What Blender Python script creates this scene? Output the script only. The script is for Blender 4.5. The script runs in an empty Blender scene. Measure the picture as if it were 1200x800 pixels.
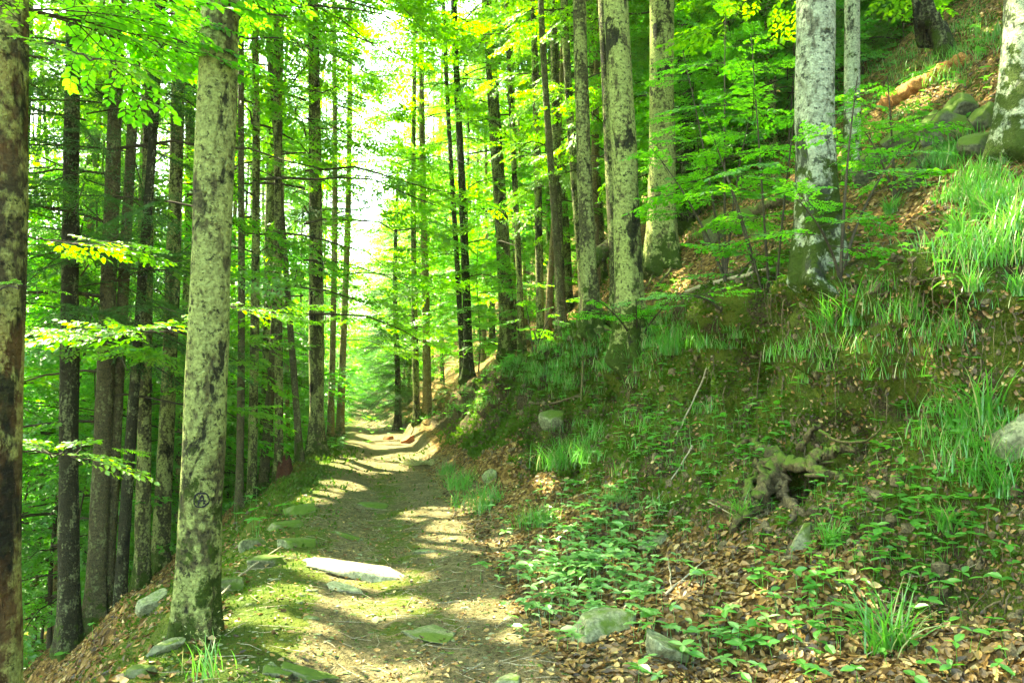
import bpy, math, random, time
T0 = time.time()
import numpy as np
from mathutils import Vector, Matrix

# ------------------------------------------------------------------ camera, sky, sun, exposure
S = bpy.context.scene
COL = S.collection
PITCH = math.radians(3.6)
FPX = 950.0
CAMZ = 1.6
cam_d = bpy.data.cameras.new('camera'); cam = bpy.data.objects.new('camera', cam_d); COL.objects.link(cam)
cam.location = (0, 0, CAMZ); cam.rotation_euler = (math.pi/2 + PITCH, 0, 0)
cam_d.sensor_width = 36; cam_d.lens = FPX/1200*36; cam_d.clip_start = 0.05; cam_d.clip_end = 2000
S.camera = cam
SUN_AZ, SUN_EL = math.radians(-52), math.radians(54)          # azimuth measured from +Y, negative to the left
SUNV = np.array([math.sin(SUN_AZ)*math.cos(SUN_EL), math.cos(SUN_AZ)*math.cos(SUN_EL), math.sin(SUN_EL)])
W = bpy.data.worlds.new('World'); S.world = W; W.use_nodes = True
nt = W.node_tree; bg = nt.nodes['Background']; sky = nt.nodes.new('ShaderNodeTexSky')
sky.sky_type = 'NISHITA'; sky.sun_disc = False; sky.sun_elevation = SUN_EL; sky.sun_rotation = SUN_AZ
sky.dust_density = 2.0; sky.air_density = 1.0
nt.links.new(sky.outputs[0], bg.inputs[0]); bg.inputs[1].default_value = 0.15
sl = bpy.data.lights.new('sun', 'SUN'); sl.energy = 4.2; sl.angle = math.radians(0.6); sl.color = (1.0, 0.95, 0.84)
so = bpy.data.objects.new('sun', sl); COL.objects.link(so)
so.rotation_euler = Vector(SUNV).to_track_quat('Z', 'Y').to_euler()
S.view_settings.view_transform = 'Standard'; S.view_settings.look = 'None'
S.view_settings.exposure = 3.85; S.view_settings.gamma = 1.0
S.view_settings.use_white_balance = True; S.view_settings.white_balance_temperature = 8300; S.view_settings.white_balance_tint = -8   # the camera's white balance, set for green shade
cy = S.cycles
cy.max_bounces = 8; cy.diffuse_bounces = 4; cy.glossy_bounces = 2; cy.transmission_bounces = 5
cy.use_denoising = True; cy.caustics_reflective = False; cy.caustics_refractive = False
cy.sample_clamp_indirect = 4.0

rng = np.random.default_rng(7)
random.seed(7)

# ------------------------------------------------------------------ numeric helpers
def _h(ix, iy, iz, seed):
    n = (ix*374761393 + iy*668265263 + iz*2147483647 + seed*1274126177) & 0xFFFFFFFF
    n = ((n ^ (n >> 13))*1274126177) & 0xFFFFFFFF
    n = ((n ^ (n >> 16))*2246822519) & 0xFFFFFFFF
    return ((n ^ (n >> 15)) & 0xFFFFFF)/float(0xFFFFFF)*2-1
def vnoise(p, seed=0):
    p = np.asarray(p, float); i = np.floor(p).astype(np.int64); f = p-i; f = f*f*f*(f*(f*6-15)+10)
    x, y, z = i[..., 0], i[..., 1], i[..., 2]; fx, fy, fz = f[..., 0], f[..., 1], f[..., 2]
    def L(a, b, t): return a+(b-a)*t
    return L(L(L(_h(x, y, z, seed), _h(x+1, y, z, seed), fx), L(_h(x, y+1, z, seed), _h(x+1, y+1, z, seed), fx), fy),
             L(L(_h(x, y, z+1, seed), _h(x+1, y, z+1, seed), fx), L(_h(x, y+1, z+1, seed), _h(x+1, y+1, z+1, seed), fx), fy), fz)
def fbm(p, scale, octv, seed=0, gain=.5):
    p = np.asarray(p, float); o = 0; a = 1.0
    for k in range(octv):
        o = o+a*vnoise(p*scale*(2.03**k)+17.3*k, seed+k); a *= gain
    return o
def sstep(a, b, x):
    t = np.clip((x-a)/(b-a), 0, 1); return t*t*(3-2*t)
def unit(v): return v/np.maximum(np.linalg.norm(v, axis=-1, keepdims=True), 1e-9)

class MB:
    """collects polygons and links them as ONE mesh object"""
    def __init__(s): s.V = []; s.F = {3: [], 4: []}; s.M = {3: [], 4: []}; s.n = 0
    def add(s, V, F, mat=0):
        V = np.asarray(V, float).reshape(-1, 3); F = np.asarray(F, int); k = F.shape[1]
        s.V.append(V); s.F[k].append(F+s.n); s.M[k].append(np.full(len(F), mat)); s.n += len(V)
    def mesh(s, name, mats, smooth=True):
        V = np.concatenate(s.V) if s.V else np.zeros((0, 3))
        lo, st, tot, mi = [], [], [], []; c = 0
        for k in (3, 4):
            if s.F[k]:
                F = np.concatenate(s.F[k]); lo.append(F.ravel()); st.append(c+np.arange(len(F))*k); tot.append(np.full(len(F), k))
                mi.append(np.concatenate(s.M[k])); c += F.size
        lo, st, tot, mi = map(np.concatenate, (lo, st, tot, mi))
        me = bpy.data.meshes.new(name)
        me.vertices.add(len(V)); me.vertices.foreach_set('co', V.astype(np.float32).ravel())
        me.loops.add(len(lo)); me.loops.foreach_set('vertex_index', lo.astype(np.int32))
        me.polygons.add(len(st)); me.polygons.foreach_set('loop_start', st.astype(np.int32))
        me.polygons.foreach_set('material_index', mi.astype(np.int32))
        me.polygons.foreach_set('use_smooth', np.full(len(st), smooth))
        for m in mats: me.materials.append(m)
        me.update(calc_edges=True)
        return me
    def build(s, name, mats, parent=None, smooth=True):
        return link(name, s.mesh(name, mats if isinstance(mats, list) else [mats], smooth), parent)
def link(name, me, parent=None):
    o = bpy.data.objects.new(name, me); COL.objects.link(o)
    if parent is not None: o.parent = parent
    return o
def tag(o, label=None, cat=None, group=None, kind=None):
    if label: o['label'] = label
    if cat: o['category'] = cat
    if group: o['group'] = group
    if kind: o['kind'] = kind
    return o
def empty(name, loc, label, cat, group=None, rz=0):
    o = bpy.data.objects.new(name, None); COL.objects.link(o); o.location = loc; o.rotation_euler.z = rz
    o.empty_display_size = .2
    return tag(o, label, cat, group)

def tube(mb, P, R, sides=6, mat=0, cap=True, wob=0.0, seed=0):
    P = np.asarray(P, float); R = np.broadcast_to(np.asarray(R, float), (len(P),))
    T = unit(np.gradient(P, axis=0)); ref = np.array([0, 0, 1.]) if abs(T[0, 2]) < .9 else np.array([1., 0, 0])
    A = []; a = unit(np.cross(T[0], ref))
    for t in T:
        a = unit(a-t*np.dot(a, t)); A.append(a)
    A = np.array(A); B = np.cross(T, A); th = np.linspace(0, 2*np.pi, sides, endpoint=False)
    ring = A[:, None]*np.cos(th)[None, :, None]+B[:, None]*np.sin(th)[None, :, None]
    V = P[:, None]+ring*R[:, None, None]
    if wob: V = V+ring*(R[:, None, None]*wob*fbm(V, 1.2/max(R.max(), .01), 4, seed, .62)[..., None])
    n = len(P); i = np.arange(n-1)[:, None]*sides; j = np.arange(sides)[None]; j2 = (j+1) % sides
    F = np.stack([i+j, i+j2, i+sides+j2, i+sides+j], -1).reshape(-1, 4)
    mb.add(V.reshape(-1, 3), F, mat)
    if cap:
        for e, fl in ((0, True), (n-1, False)):
            c = np.concatenate([V[e], P[e:e+1]]); f = np.stack([np.arange(sides), (np.arange(sides)+1) % sides, np.full(sides, sides)], -1)
            mb.add(c, f[:, ::-1] if fl else f, mat)

# ------------------------------------------------------------------ materials
def mat(name):
    m = bpy.data.materials.new(name); m.use_nodes = True; t = m.node_tree; t.nodes.clear()
    out = t.nodes.new('ShaderNodeOutputMaterial'); return m, t, out
class NT:
    def __init__(s, t): s.t = t
    def n(s, ty, **k):
        nd = s.t.nodes.new('ShaderNode'+ty)
        for a, v in k.items(): setattr(nd, a, v)
        return nd
    def put(s, sock, v):
        if isinstance(v, bpy.types.NodeSocket): s.t.links.new(v, sock)
        elif v is not None: sock.default_value = v
    def mix(s, f, a, b, mode='MIX'):
        nd = s.n('Mix', data_type='RGBA', blend_type=mode); s.put(nd.inputs[0], f)
        for k, v in ((6, a), (7, b)): s.put(nd.inputs[k], v if isinstance(v, bpy.types.NodeSocket) else (*v, 1))
        return nd.outputs[2]
    def noise(s, v, sc, det=4, rough=.55, dist=0):
        nd = s.n('TexNoise'); s.put(nd.inputs['Vector'], v); nd.inputs['Scale'].default_value = sc; nd.inputs['Detail'].default_value = det
        nd.inputs['Roughness'].default_value = rough; nd.inputs['Distortion'].default_value = dist; return nd.outputs['Fac']
    def vor(s, v, sc, out='Color', feature='F1'):
        nd = s.n('TexVoronoi', feature=feature); s.put(nd.inputs['Vector'], v); nd.inputs['Scale'].default_value = sc; return nd.outputs[out]
    def ramp(s, f, *st):
        nd = s.n('ValToRGB'); s.put(nd.inputs[0], f); e = nd.color_ramp.elements
        while len(e) < len(st): e.new(.5)
        for k, (p, c) in enumerate(st): e[k].position = p; e[k].color = (*c, 1) if isinstance(c, tuple) else (c, c, c, 1)
        return nd.outputs[0]
    def math(s, op, a, b=None, c=None):
        nd = s.n('Math', operation=op)
        for k, v in enumerate((a, b, c)): s.put(nd.inputs[k], v)
        return nd.outputs[0]
    def vmath(s, op, a, b):
        nd = s.n('VectorMath', operation=op); s.put(nd.inputs[0], a); s.put(nd.inputs[1], b); return nd.outputs[0]
    def mapr(s, v, a, b, c=0, d=1):
        nd = s.n('MapRange'); s.put(nd.inputs[0], v)
        for k, q in enumerate((a, b, c, d)): nd.inputs[k+1].default_value = q
        return nd.outputs[0]
    def bump(s, h, st, dist=.02, nrm=None):
        nd = s.n('Bump'); nd.inputs['Strength'].default_value = st; nd.inputs['Distance'].default_value = dist
        s.put(nd.inputs['Height'], h); s.put(nd.inputs['Normal'], nrm); return nd.outputs[0]
    def attr(s, name): nd = s.n('Attribute', attribute_name=name); return nd.outputs['Fac']
    def bsdf(s, col, rough=.85, nrm=None, spec=.3):
        nd = s.n('BsdfPrincipled'); s.put(nd.inputs['Base Color'], col if isinstance(col, bpy.types.NodeSocket) else (*col, 1))
        s.put(nd.inputs['Roughness'], rough); nd.inputs['Specular IOR Level'].default_value = spec; s.put(nd.inputs['Normal'], nrm); return nd.outputs[0]

def leaf_mat(name, dark, light, trans, tr=.5, gloss=.06):
    m, t, out = mat(name); N = NT(t)
    r = N.n('NewGeometry').outputs['Random Per Island']; oi = N.n('ObjectInfo').outputs['Random']
    cl = N.mapr(N.noise(N.n('NewGeometry').outputs['Position'], .55, 3, .6), .36, .64)
    f = N.math('ADD', N.math('MULTIPLY', r, .42), N.math('ADD', N.math('MULTIPLY', oi, .22), N.math('MULTIPLY', cl, .36)))
    col = N.mix(f, dark, light)
    d = N.n('BsdfDiffuse'); N.put(d.inputs[0], col)
    tl = N.n('BsdfTranslucent'); N.put(tl.inputs[0], N.mix(f, trans[0], trans[1]))
    mx = N.n('MixShader'); mx.inputs[0].default_value = tr; t.links.new(d.outputs[0], mx.inputs[1]); t.links.new(tl.outputs[0], mx.inputs[2])
    g = N.n('BsdfGlossy'); g.inputs['Roughness'].default_value = .42; g.inputs[0].default_value = (.9, 1, .9, 1)
    m2 = N.n('MixShader'); m2.inputs[0].default_value = gloss; t.links.new(mx.outputs[0], m2.inputs[1]); t.links.new(g.outputs[0], m2.inputs[2])
    t.links.new(m2.outputs[0], out.inputs[0]); return m
M = {}
M['leaf'] = leaf_mat('beech_leaf', (.022, .10, .012), (.10, .21, .022), ((.06, .38, .010), (.40, .76, .022)), .57)
M['leaf_cool'] = leaf_mat('understory_leaf', (.018, .11, .018), (.075, .23, .03), ((.05, .44, .014), (.30, .74, .028)), .57)
M['needle'] = leaf_mat('fir_needle', (.014, .055, .01), (.04, .11, .018), ((.03, .16, .01), (.09, .26, .015)), .35, .05)
M['grass'] = leaf_mat('wood_grass', (.035, .165, .02), (.09, .27, .035), ((.08, .40, .03), (.20, .54, .05)), .48, .05)
M['herb'] = leaf_mat('herb_leaf', (.07, .20, .035), (.17, .33, .08), ((.07, .34, .03), (.15, .42, .05)), .4, .09)
M['moss_tuft'] = leaf_mat('moss_tuft', (.025, .065, .006), (.07, .115, .010), ((.05, .14, .01), (.10, .2, .012)), .3, .01)
M['straw'] = leaf_mat('dry_grass', (.22, .24, .08), (.35, .36, .15), ((.3, .35, .1), (.4, .42, .16)), .3, .05)

def litter_mat():
    m, t, out = mat('dead_leaf'); N = NT(t)
    r = N.n('NewGeometry').outputs['Random Per Island']
    col = N.ramp(r, (0, (.03, .018, .006)), (.3, (.085, .046, .012)), (.62, (.19, .10, .027)), (.88, (.31, .185, .055)), (1, (.42, .32, .13)))
    d = N.n('BsdfDiffuse'); N.put(d.inputs[0], col); tl = N.n('BsdfTranslucent'); N.put(tl.inputs[0], col)
    mx = N.n('MixShader'); mx.inputs[0].default_value = .2; t.links.new(d.outputs[0], mx.inputs[1]); t.links.new(tl.outputs[0], mx.inputs[2])
    g = N.n('BsdfGlossy'); g.inputs['Roughness'].default_value = .5
    m2 = N.n('MixShader'); m2.inputs[0].default_value = .04; t.links.new(mx.outputs[0], m2.inputs[1]); t.links.new(g.outputs[0], m2.inputs[2])
    t.links.new(m2.outputs[0], out.inputs[0]); return m
M['litter'] = litter_mat()

def bark_mat(name, base, lichen, amt, dark, moss_h=.5, darkamt=.5, lsc=9.0, rust=0):
    m, t, out = mat(name); N = NT(t)
    oc = N.n('TexCoord').outputs['Object']; oi = N.n('ObjectInfo').outputs['Random']
    off = N.n('CombineXYZ'); k = N.math('MULTIPLY', oi, 37.0)
    for q in range(3): t.links.new(k, off.inputs[q])
    v = N.vmath('ADD', oc, off.outputs[0])
    vs = N.vmath('MULTIPLY', v, (1, 1, .45)); vh = N.vmath('MULTIPLY', v, (.55, .55, 3.2))
    fine = N.noise(v, 46, 6, .62); band = N.noise(vh, 7, 4, .6)
    col = N.mix(N.mapr(band, .35, .68), [c*.62 for c in base], base)
    col = N.mix(N.mapr(fine, .36, .56), N.mix(.7, col, (.012, .011, .006)), col)
    # lichen blotches, with ragged and rounded edges
    n1 = N.noise(vs, lsc*.55, 7, .62, .25); cell = N.vor(N.vmath('ADD', v, N.vmath('MULTIPLY', N.n('TexNoise').outputs['Color'], (.02, .02, .02))), lsc*2.4, 'Distance')
    n1b = N.noise(vs, lsc*1.9, 6, .68, .3)
    lm = N.mapr(N.math('ADD', N.math('ADD', N.math('MULTIPLY', n1, .66), N.math('MULTIPLY', n1b, .34)), N.math('MULTIPLY', N.math('SUBTRACT', .35, cell), .16)), .53-amt*.16, .60-amt*.16)
    lc = N.mix(N.mapr(N.noise(v, 34, 6, .66), .36, .62), [c*.5 for c in lichen], lichen)
    lm = N.math('MULTIPLY', lm, N.mapr(N.noise(v, 60, 3, .6), .3, .5, .45, 1))
    col = N.mix(lm, col, lc)
    n2 = N.noise(vs, lsc*.42, 6, .66, .5); dm = N.mapr(n2, .66-darkamt*.14, .70-darkamt*.14)
    col = N.mix(N.math('MULTIPLY', dm, .92), col, dark)
    n4 = N.noise(v, lsc*3.1, 5, .66); col = N.mix(N.mapr(n4, .56, .62), col, N.mix(.85, col, dark))
    if rust: col = N.mix(N.math('MULTIPLY', N.mapr(N.noise(vs, 3.1, 4, .6), .52, .60), rust), col, (.26, .12, .035))
    sep = N.n('SeparateXYZ'); t.links.new(oc, sep.inputs[0]); nz = N.noise(v, 5.5, 6, .65)
    mm = N.mapr(N.math('SUBTRACT', sep.outputs[2], N.math('MULTIPLY', N.math('SUBTRACT', nz, .5), moss_h*7.0)), moss_h*.75, moss_h*.35)
    mc = N.mix(N.noise(v, 30, 4), (.016, .034, .004), (.06, .092, .010))
    col = N.mix(mm, col, mc)
    h = N.math('ADD', N.math('MULTIPLY', fine, .7), N.math('ADD', N.math('MULTIPLY', lm, .35), N.math('MULTIPLY', band, .5)))
    h = N.math('SUBTRACT', h, N.math('MULTIPLY', dm, .4))
    t.links.new(N.bsdf(col, .9, N.bump(h, 1.0, .05), .15), out.inputs[0]); return m
M['bark'] = bark_mat('lichened_bark', (.095, .090, .036), (.33, .36, .12), .58, (.012, .011, .006), .55, .55)
M['bark_hero'] = bark_mat('pale_lichened_bark', (.125, .118, .045), (.36, .41, .125), .92, (.012, .012, .007), .78, .6, 8.0)
M['bark_white'] = bark_mat('whitish_lichened_bark', (.17, .18, .11), (.42, .47, .30), .95, (.025, .03, .018), 1.15, .8, 6.0)
M['bark_dark'] = bark_mat('dark_fir_bark', (.036, .035, .016), (.20, .22, .10), .22, (.009, .009, .005), .35, .4, 12.0)
M['bark_gold'] = bark_mat('golden_lichened_bark', (.085, .07, .03), (.36, .38, .11), .62, (.010, .009, .005), .1, .85, 6.0, .3)
M['bark_far'] = bark_mat('plain_far_bark', (.12, .105, .048), (.22, .24, .10), .2, (.03, .028, .016), .5, .3, 9.0)
M['bark_tan'] = bark_mat('tan_bark', (.30, .22, .10), (.42, .38, .2), .1, (.05, .04, .02), .3, .1, 9.0)

def simple_mat(name, a, b, sc=8, rough=.9, bump=.4, mossy=0.0):
    m, t, out = mat(name); N = NT(t); oc = N.n('TexCoord').outputs['Object']
    n = N.noise(oc, sc, 7, .62); col = N.mix(N.mapr(n, .32, .68), a, b)
    f = N.noise(oc, sc*7, 5, .6)
    col = N.mix(N.mapr(f, .40, .62, .0, .75), col, [c*.35 for c in a]); k2 = N.noise(oc, sc*2.3, 6, .7); col = N.mix(N.mapr(k2, .57, .63, 0, .6), col, [min(1, c*1.5) for c in b])
    if mossy:
        nz = N.n('SeparateXYZ'); t.links.new(N.n('NewGeometry').outputs['Normal'], nz.inputs[0])
        mk = N.mapr(N.math('ADD', N.math('MULTIPLY', nz.outputs[2], .25), N.noise(oc, sc*.6, 6, .65)), .86-mossy*.5, .98-mossy*.5)
        col = N.mix(mk, col, N.mix(N.noise(oc, sc*5, 3), (.03, .062, .006), (.09, .13, .014)))
    t.links.new(N.bsdf(col, rough, N.bump(N.math('ADD', n, N.math('MULTIPLY', f, .4)), bump, .03), .25), out.inputs[0]); return m
M['stone'] = simple_mat('mossy_stone', (.11, .12, .055), (.22, .23, .11), 5, .85, .5, .62)
M['stone_clean'] = simple_mat('pale_schist', (.30, .29, .16), (.42, .40, .23), 6, .8, .3, .12)
M['stone_green'] = simple_mat('greenish_schist', (.15, .16, .08), (.27, .285, .15), 6, .8, .4, .42)
M['stone_dark'] = simple_mat('dark_mossy_boulder', (.07, .07, .04), (.15, .16, .09), 4, .9, .6, .85)
M['root'] = simple_mat('weathered_root', (.075, .056, .026), (.17, .135, .065), 12, .9, .6)
M['root_moss'] = simple_mat('mossy_root_wood', (.055, .043, .018), (.13, .105, .042), 10, .9, .6, .6)
M['twig'] = simple_mat('pale_dead_twig', (.28, .23, .14), (.44, .38, .26), 20, .9, .3)
M['rot'] = simple_mat('orange_rotten_wood', (.26, .10, .025), (.42, .20, .06), 14, .95, .7)
M['redrot'] = simple_mat('red_rotten_wood', (.035, .014, .008), (.11, .032, .014), 14, .95, .7)
M['rustrock'] = simple_mat('rust_red_broken_wood', (.30, .085, .03), (.42, .15, .06), 12, .9, .5)
M['branch'] = simple_mat('twig_bark', (.035, .028, .016), (.08, .065, .035), 20, .9, .3)
M['paint'] = simple_mat('black_paint', (.010, .010, .008), (.018, .018, .014), 30, .7, .1)

def ground_mat():
    m, t, out = mat('forest_floor'); N = NT(t); v = N.n('NewGeometry').outputs['Position']
    pa, mo, ro = N.attr('path'), N.attr('moss'), N.attr('soil')
    n1 = N.noise(v, 3.2, 8, .62); n2 = N.noise(v, 24, 6, .6); n3 = N.noise(v, 90, 4, .6)
    dirt = N.mix(N.mapr(n1, .35, .66), (.135, .110, .046), (.29, .225, .115))
    dirt = N.mix(N.mapr(n2, .42, .60, 0, .75), dirt, (.075, .065, .026)); dirt = N.mix(N.mapr(n3, .52, .62, 0, .8), dirt, (.055, .048, .02)); dirt = N.mix(N.mapr(N.vor(v, 55, 'Distance'), .22, .12, 0, .5), dirt, (.26, .22, .12))
    lc = N.vor(N.vmath('ADD', v, N.vmath('MULTIPLY', N.n('TexNoise').outputs['Color'], (.05, .05, .05))), 21)
    sp = N.n('SeparateColor'); t.links.new(lc, sp.inputs[0])
    lit = N.ramp(sp.outputs[0], (0, (.045, .026, .008)), (.4, (.12, .068, .018)), (.75, (.21, .125, .036)), (1, (.30, .2, .07)))
    soil = N.mix(n2, (.045, .033, .014), (.12, .09, .038))
    soil = N.mix(N.mapr(n3, .48, .60), soil, (.02, .016, .008)); soil = N.mix(N.mapr(N.vor(v, 26, 'Distance'), .20, .10, 0, .8), soil, (.17, .15, .08))
    mossc = N.mix(N.mapr(n3, .3, .7), (.024, .052, .005), (.085, .125, .012))
    soil = N.mix(N.mapr(n3, .48, .60), soil, (.02, .016, .008)); soil = N.mix(N.mapr(N.vor(v, 26, 'Distance'), .20, .10, 0, .8), soil, (.17, .15, .08))
    mossc = N.mix(N.mapr(n1, .4, .7, 0, .7), mossc, (.12, .125, .014))
    col = N.mix(N.mapr(N.math('ADD', ro, N.math('MULTIPLY', N.math('SUBTRACT', n1, .5), 1.2)), .35, .65), lit, soil)
    col = N.mix(N.mapr(N.math('ADD', pa, N.math('MULTIPLY', N.math('SUBTRACT', n1, .5), 1.0)), .4, .62), col, dirt)
    mf = N.mapr(N.math('ADD', mo, N.math('ADD', N.math('MULTIPLY', N.math('SUBTRACT', n1, .5), 1.5), N.math('MULTIPLY', N.math('SUBTRACT', n2, .5), .7))), .46, .60)
    col = N.mix(mf, col, mossc)
    h = N.math('ADD', N.math('MULTIPLY', n2, 1.6), N.math('ADD', N.math('MULTIPLY', n3, .45), N.math('MULTIPLY', sp.outputs[1], .3)))
    t.links.new(N.bsdf(col, .95, N.bump(h, 1.0, .06), .15), out.inputs[0]); return m
M['ground'] = ground_mat()

# ------------------------------------------------------------------ terrain
def pc(y): return -.17*y-.02-.0004*np.maximum(0, y-20)**2
def toe(y): return np.interp(y, [0, 4, 5.5, 7.5, 10, 14, 20, 30, 60], [3.7, 3.25, 3.0, 2.6, 2.25, 1.8, 1.65, 1.6, 1.6])
def faceh(y): return np.interp(y, [0, 5, 8, 12, 18, 26, 40], [1.2, 1.45, 1.75, 1.6, 1.25, .9, .6])
def H(x, y, fine=True):
    x = np.asarray(x, float); y = np.asarray(y, float); u = x-pc(y); t = toe(y)
    p0 = np.stack([x, y, 0*x], -1)
    wav = vnoise(p0*.55, 3)*.28; t = t+wav*sstep(3, 8, y)
    h = .40*np.clip((u-1.2)/np.maximum(t-1.2, .2), 0, 1)**1.2
    s = u-t
    h = h+faceh(y)*sstep(-.1, 2.0, s)+np.maximum(0, s-1.15)*.80+.16*np.maximum(0, np.minimum(s, 12)-4)
    l = -1.22+.12*vnoise(p0*.8, 9)-u
    h = h-np.interp(y, [0, 5, 9, 14], [.95, .92, .82, .74])*np.where(l > 0, np.sqrt(l*l+.09)-.3, 0)+.35*np.maximum(0, l-24)
    h = h+.10*sstep(-.1, .75, -u)*sstep(1.9, 1.0, -u)
    h = h-.05*np.exp(-((u-.15)/.6)**2)
    h = h+.16*np.maximum(0, y-85)
    if fine:
        onp = sstep(-1.35, -1.0, u)*sstep(1.9, 1.4, u)
        a = 1-.75*onp; bankm = sstep(-.3, .5, s)*sstep(2.8, 1.8, s); lsh = sstep(.0, .3, l)
        h = h+a*.16*fbm(p0, .7, 3, 21)+(a*.055+.15*bankm+.04*lsh)*fbm(p0, 2.6, 4, 31)+.10*bankm*(np.abs(vnoise(p0*1.9, 71))-.3)+(.012+.014*(1-onp)+.02*bankm)*fbm(p0, 9, 3, 41)
        ridg = 1-np.abs(fbm(p0, 2.0, 3, 55)); h = h+lsh*.10*(ridg-.7)
    return h
cp, sp_ = math.cos(PITCH), math.sin(PITCH)
def ray(px, py):
    a, b = (px-600)/FPX, (400-py)/FPX
    return np.array([a, cp-b*sp_, sp_+b*cp])
def gpt0(px, py, t0=2.5, t1=160):
    """the point of the ground seen at a photo pixel"""
    d = ray(px, py); o = np.array([0, 0, CAMZ]); t = np.geomspace(t0, t1, 260)
    for _ in range(2):
        P = o+t[:, None]*d; below = P[:, 2] < H(P[:, 0], P[:, 1]); k = np.argmax(below) if below.any() else len(t)-1
        t = np.linspace(t[max(k-1, 0)], t[k], 24)
    return P[k]
def proj(P):
    P = np.asarray(P, float)-np.array([0, 0, CAMZ]); dz = P[..., 1]*cp+P[..., 2]*sp_; uz = -P[..., 1]*sp_+P[..., 2]*cp
    return 600+FPX*P[..., 0]/dz, 400-FPX*uz/dz, dz

def steps(a, b, d0, grow):
    o = [a]; d = d0
    while o[-1] < b: o.append(o[-1]+d); d *= grow
    return o
ys = np.array(list(np.arange(-9, 3.0, .3))+list(np.arange(3.0, 12.5, .05))+steps(12.5, 150, .055, 1.03))
ul = -np.array(steps(3.4, 75, .06, 1.06))[::-1]; ur = np.array(steps(7.0, 75, .06, 1.06))
us = np.concatenate([ul, np.arange(-3.35, 6.98, .05), ur])
Yg, Ug = np.meshgrid(ys, us, indexing='ij'); Xg = pc(Yg)+Ug
Zg = H(Xg, Yg); G = np.stack([Xg, Yg, Zg], -1)
sG = Ug-toe(Yg)
bank = sstep(-.1, .5, sG)*sstep(2.5, 1.8, sG)*sstep(40, 22, Yg)
# undercut bank: the lip hangs over the face
G[..., 0] -= bank*sstep(.9, 1.7, sG)*.34*(1+1.3*vnoise(G*1.6, 77)+.7*vnoise(G*4.3, 78))
PITS = [((922, 575), .24, .75), ((880, 430), .28, .5), ((640, 500), .33, .6), ((985, 515), .25, .45), ((805, 455), .28, .4), ((715, 470), .3, .4), ((1060, 470), .22, .35), ((850, 470), .2, .3), ((580, 480), .3, .35)]
for (px, py), r, dep in PITS:
    c = gpt0(px, py); d2 = ((G-c)**2).sum(-1); G += (np.exp(-d2/(r*r))*dep)[..., None]*np.array([.85, .35, -.25])
ny, nu = Yg.shape
ii = np.arange(ny-1)[:, None]*nu; jj = np.arange(nu-1)[None]
F = np.stack([ii+jj, ii+jj+1, ii+nu+jj+1, ii+nu+jj], -1).reshape(-1, 4)
mb = MB(); mb.add(G.reshape(-1, 3), F); ground = mb.build('ground', M['ground']); ground['kind'] = 'structure'
from mathutils.bvhtree import BVHTree
BVH = BVHTree.FromPolygons(G.reshape(-1, 3).tolist(), F.tolist())
def gpt(px, py, *_):
    """the point of the ground seen at a photo pixel"""
    h = BVH.ray_cast(Vector((0, 0, CAMZ)), Vector(ray(px, py)), 400)
    return np.array(h[0]) if h[0] is not None else gpt0(px, py)
def onz(x, y):
    h = BVH.ray_cast(Vector((x, y, 80)), Vector((0, 0, -1)), 200); return h[0].z if h[0] is not None else float(H(np.array([x]), np.array([y]))[0])
_gn = np.cross(np.gradient(G, axis=1), np.gradient(G, axis=0)); _gn = unit(_gn); _gn *= np.sign(_gn[..., 2:].mean())
def surf(x, y):
    """points and normals of the finished ground for map coordinates (the undercut bank included)"""
    u = x-pc(y); a = np.interp(y, ys, np.arange(ny)); b = np.interp(u, us, np.arange(nu)); i = np.clip(a.astype(int), 0, ny-2); j = np.clip(b.astype(int), 0, nu-2); f = (a-i)[:, None]; g = (b-j)[:, None]
    def bl(Q): return (Q[i, j]*(1-f)+Q[i+1, j]*f)*(1-g)+(Q[i, j+1]*(1-f)+Q[i+1, j+1]*f)*g
    return bl(G), unit(bl(_gn))
def nrm(x, y, e=.06): return surf(np.asarray(x), np.asarray(y))[1]
pathm = sstep(-1.35, -.85, Ug)*sstep(1.9, 1.2, Ug)
lsh = sstep(-.55, -1.1, Ug)
mossm = np.clip(.50*bank*(.4+.6*sstep(17, 9, Yg))+.62*sstep(-.7, -1.15, Ug)*sstep(-2.6, -1.8, Ug)+.40*sstep(-.1, -.7, Ug)*pathm+.50*pathm*np.exp(-((Ug-.25)/.45)**2)*sstep(4, 6, Yg)*sstep(30, 12, Yg)+.36*sstep(-.2, -.6, Ug)*sstep(-1.7, -1.3, Ug)*sstep(10, 8, Yg)+.06*sstep(.4, 1.2, sG), 0, 1)+.08
for nm, a in (('path', pathm), ('moss', mossm), ('soil', np.clip(.85*bank, 0, 1))):
    at = ground.data.attributes.new(nm, 'FLOAT', 'POINT'); at.data.foreach_set('value', a.astype(np.float32).ravel())

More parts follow.
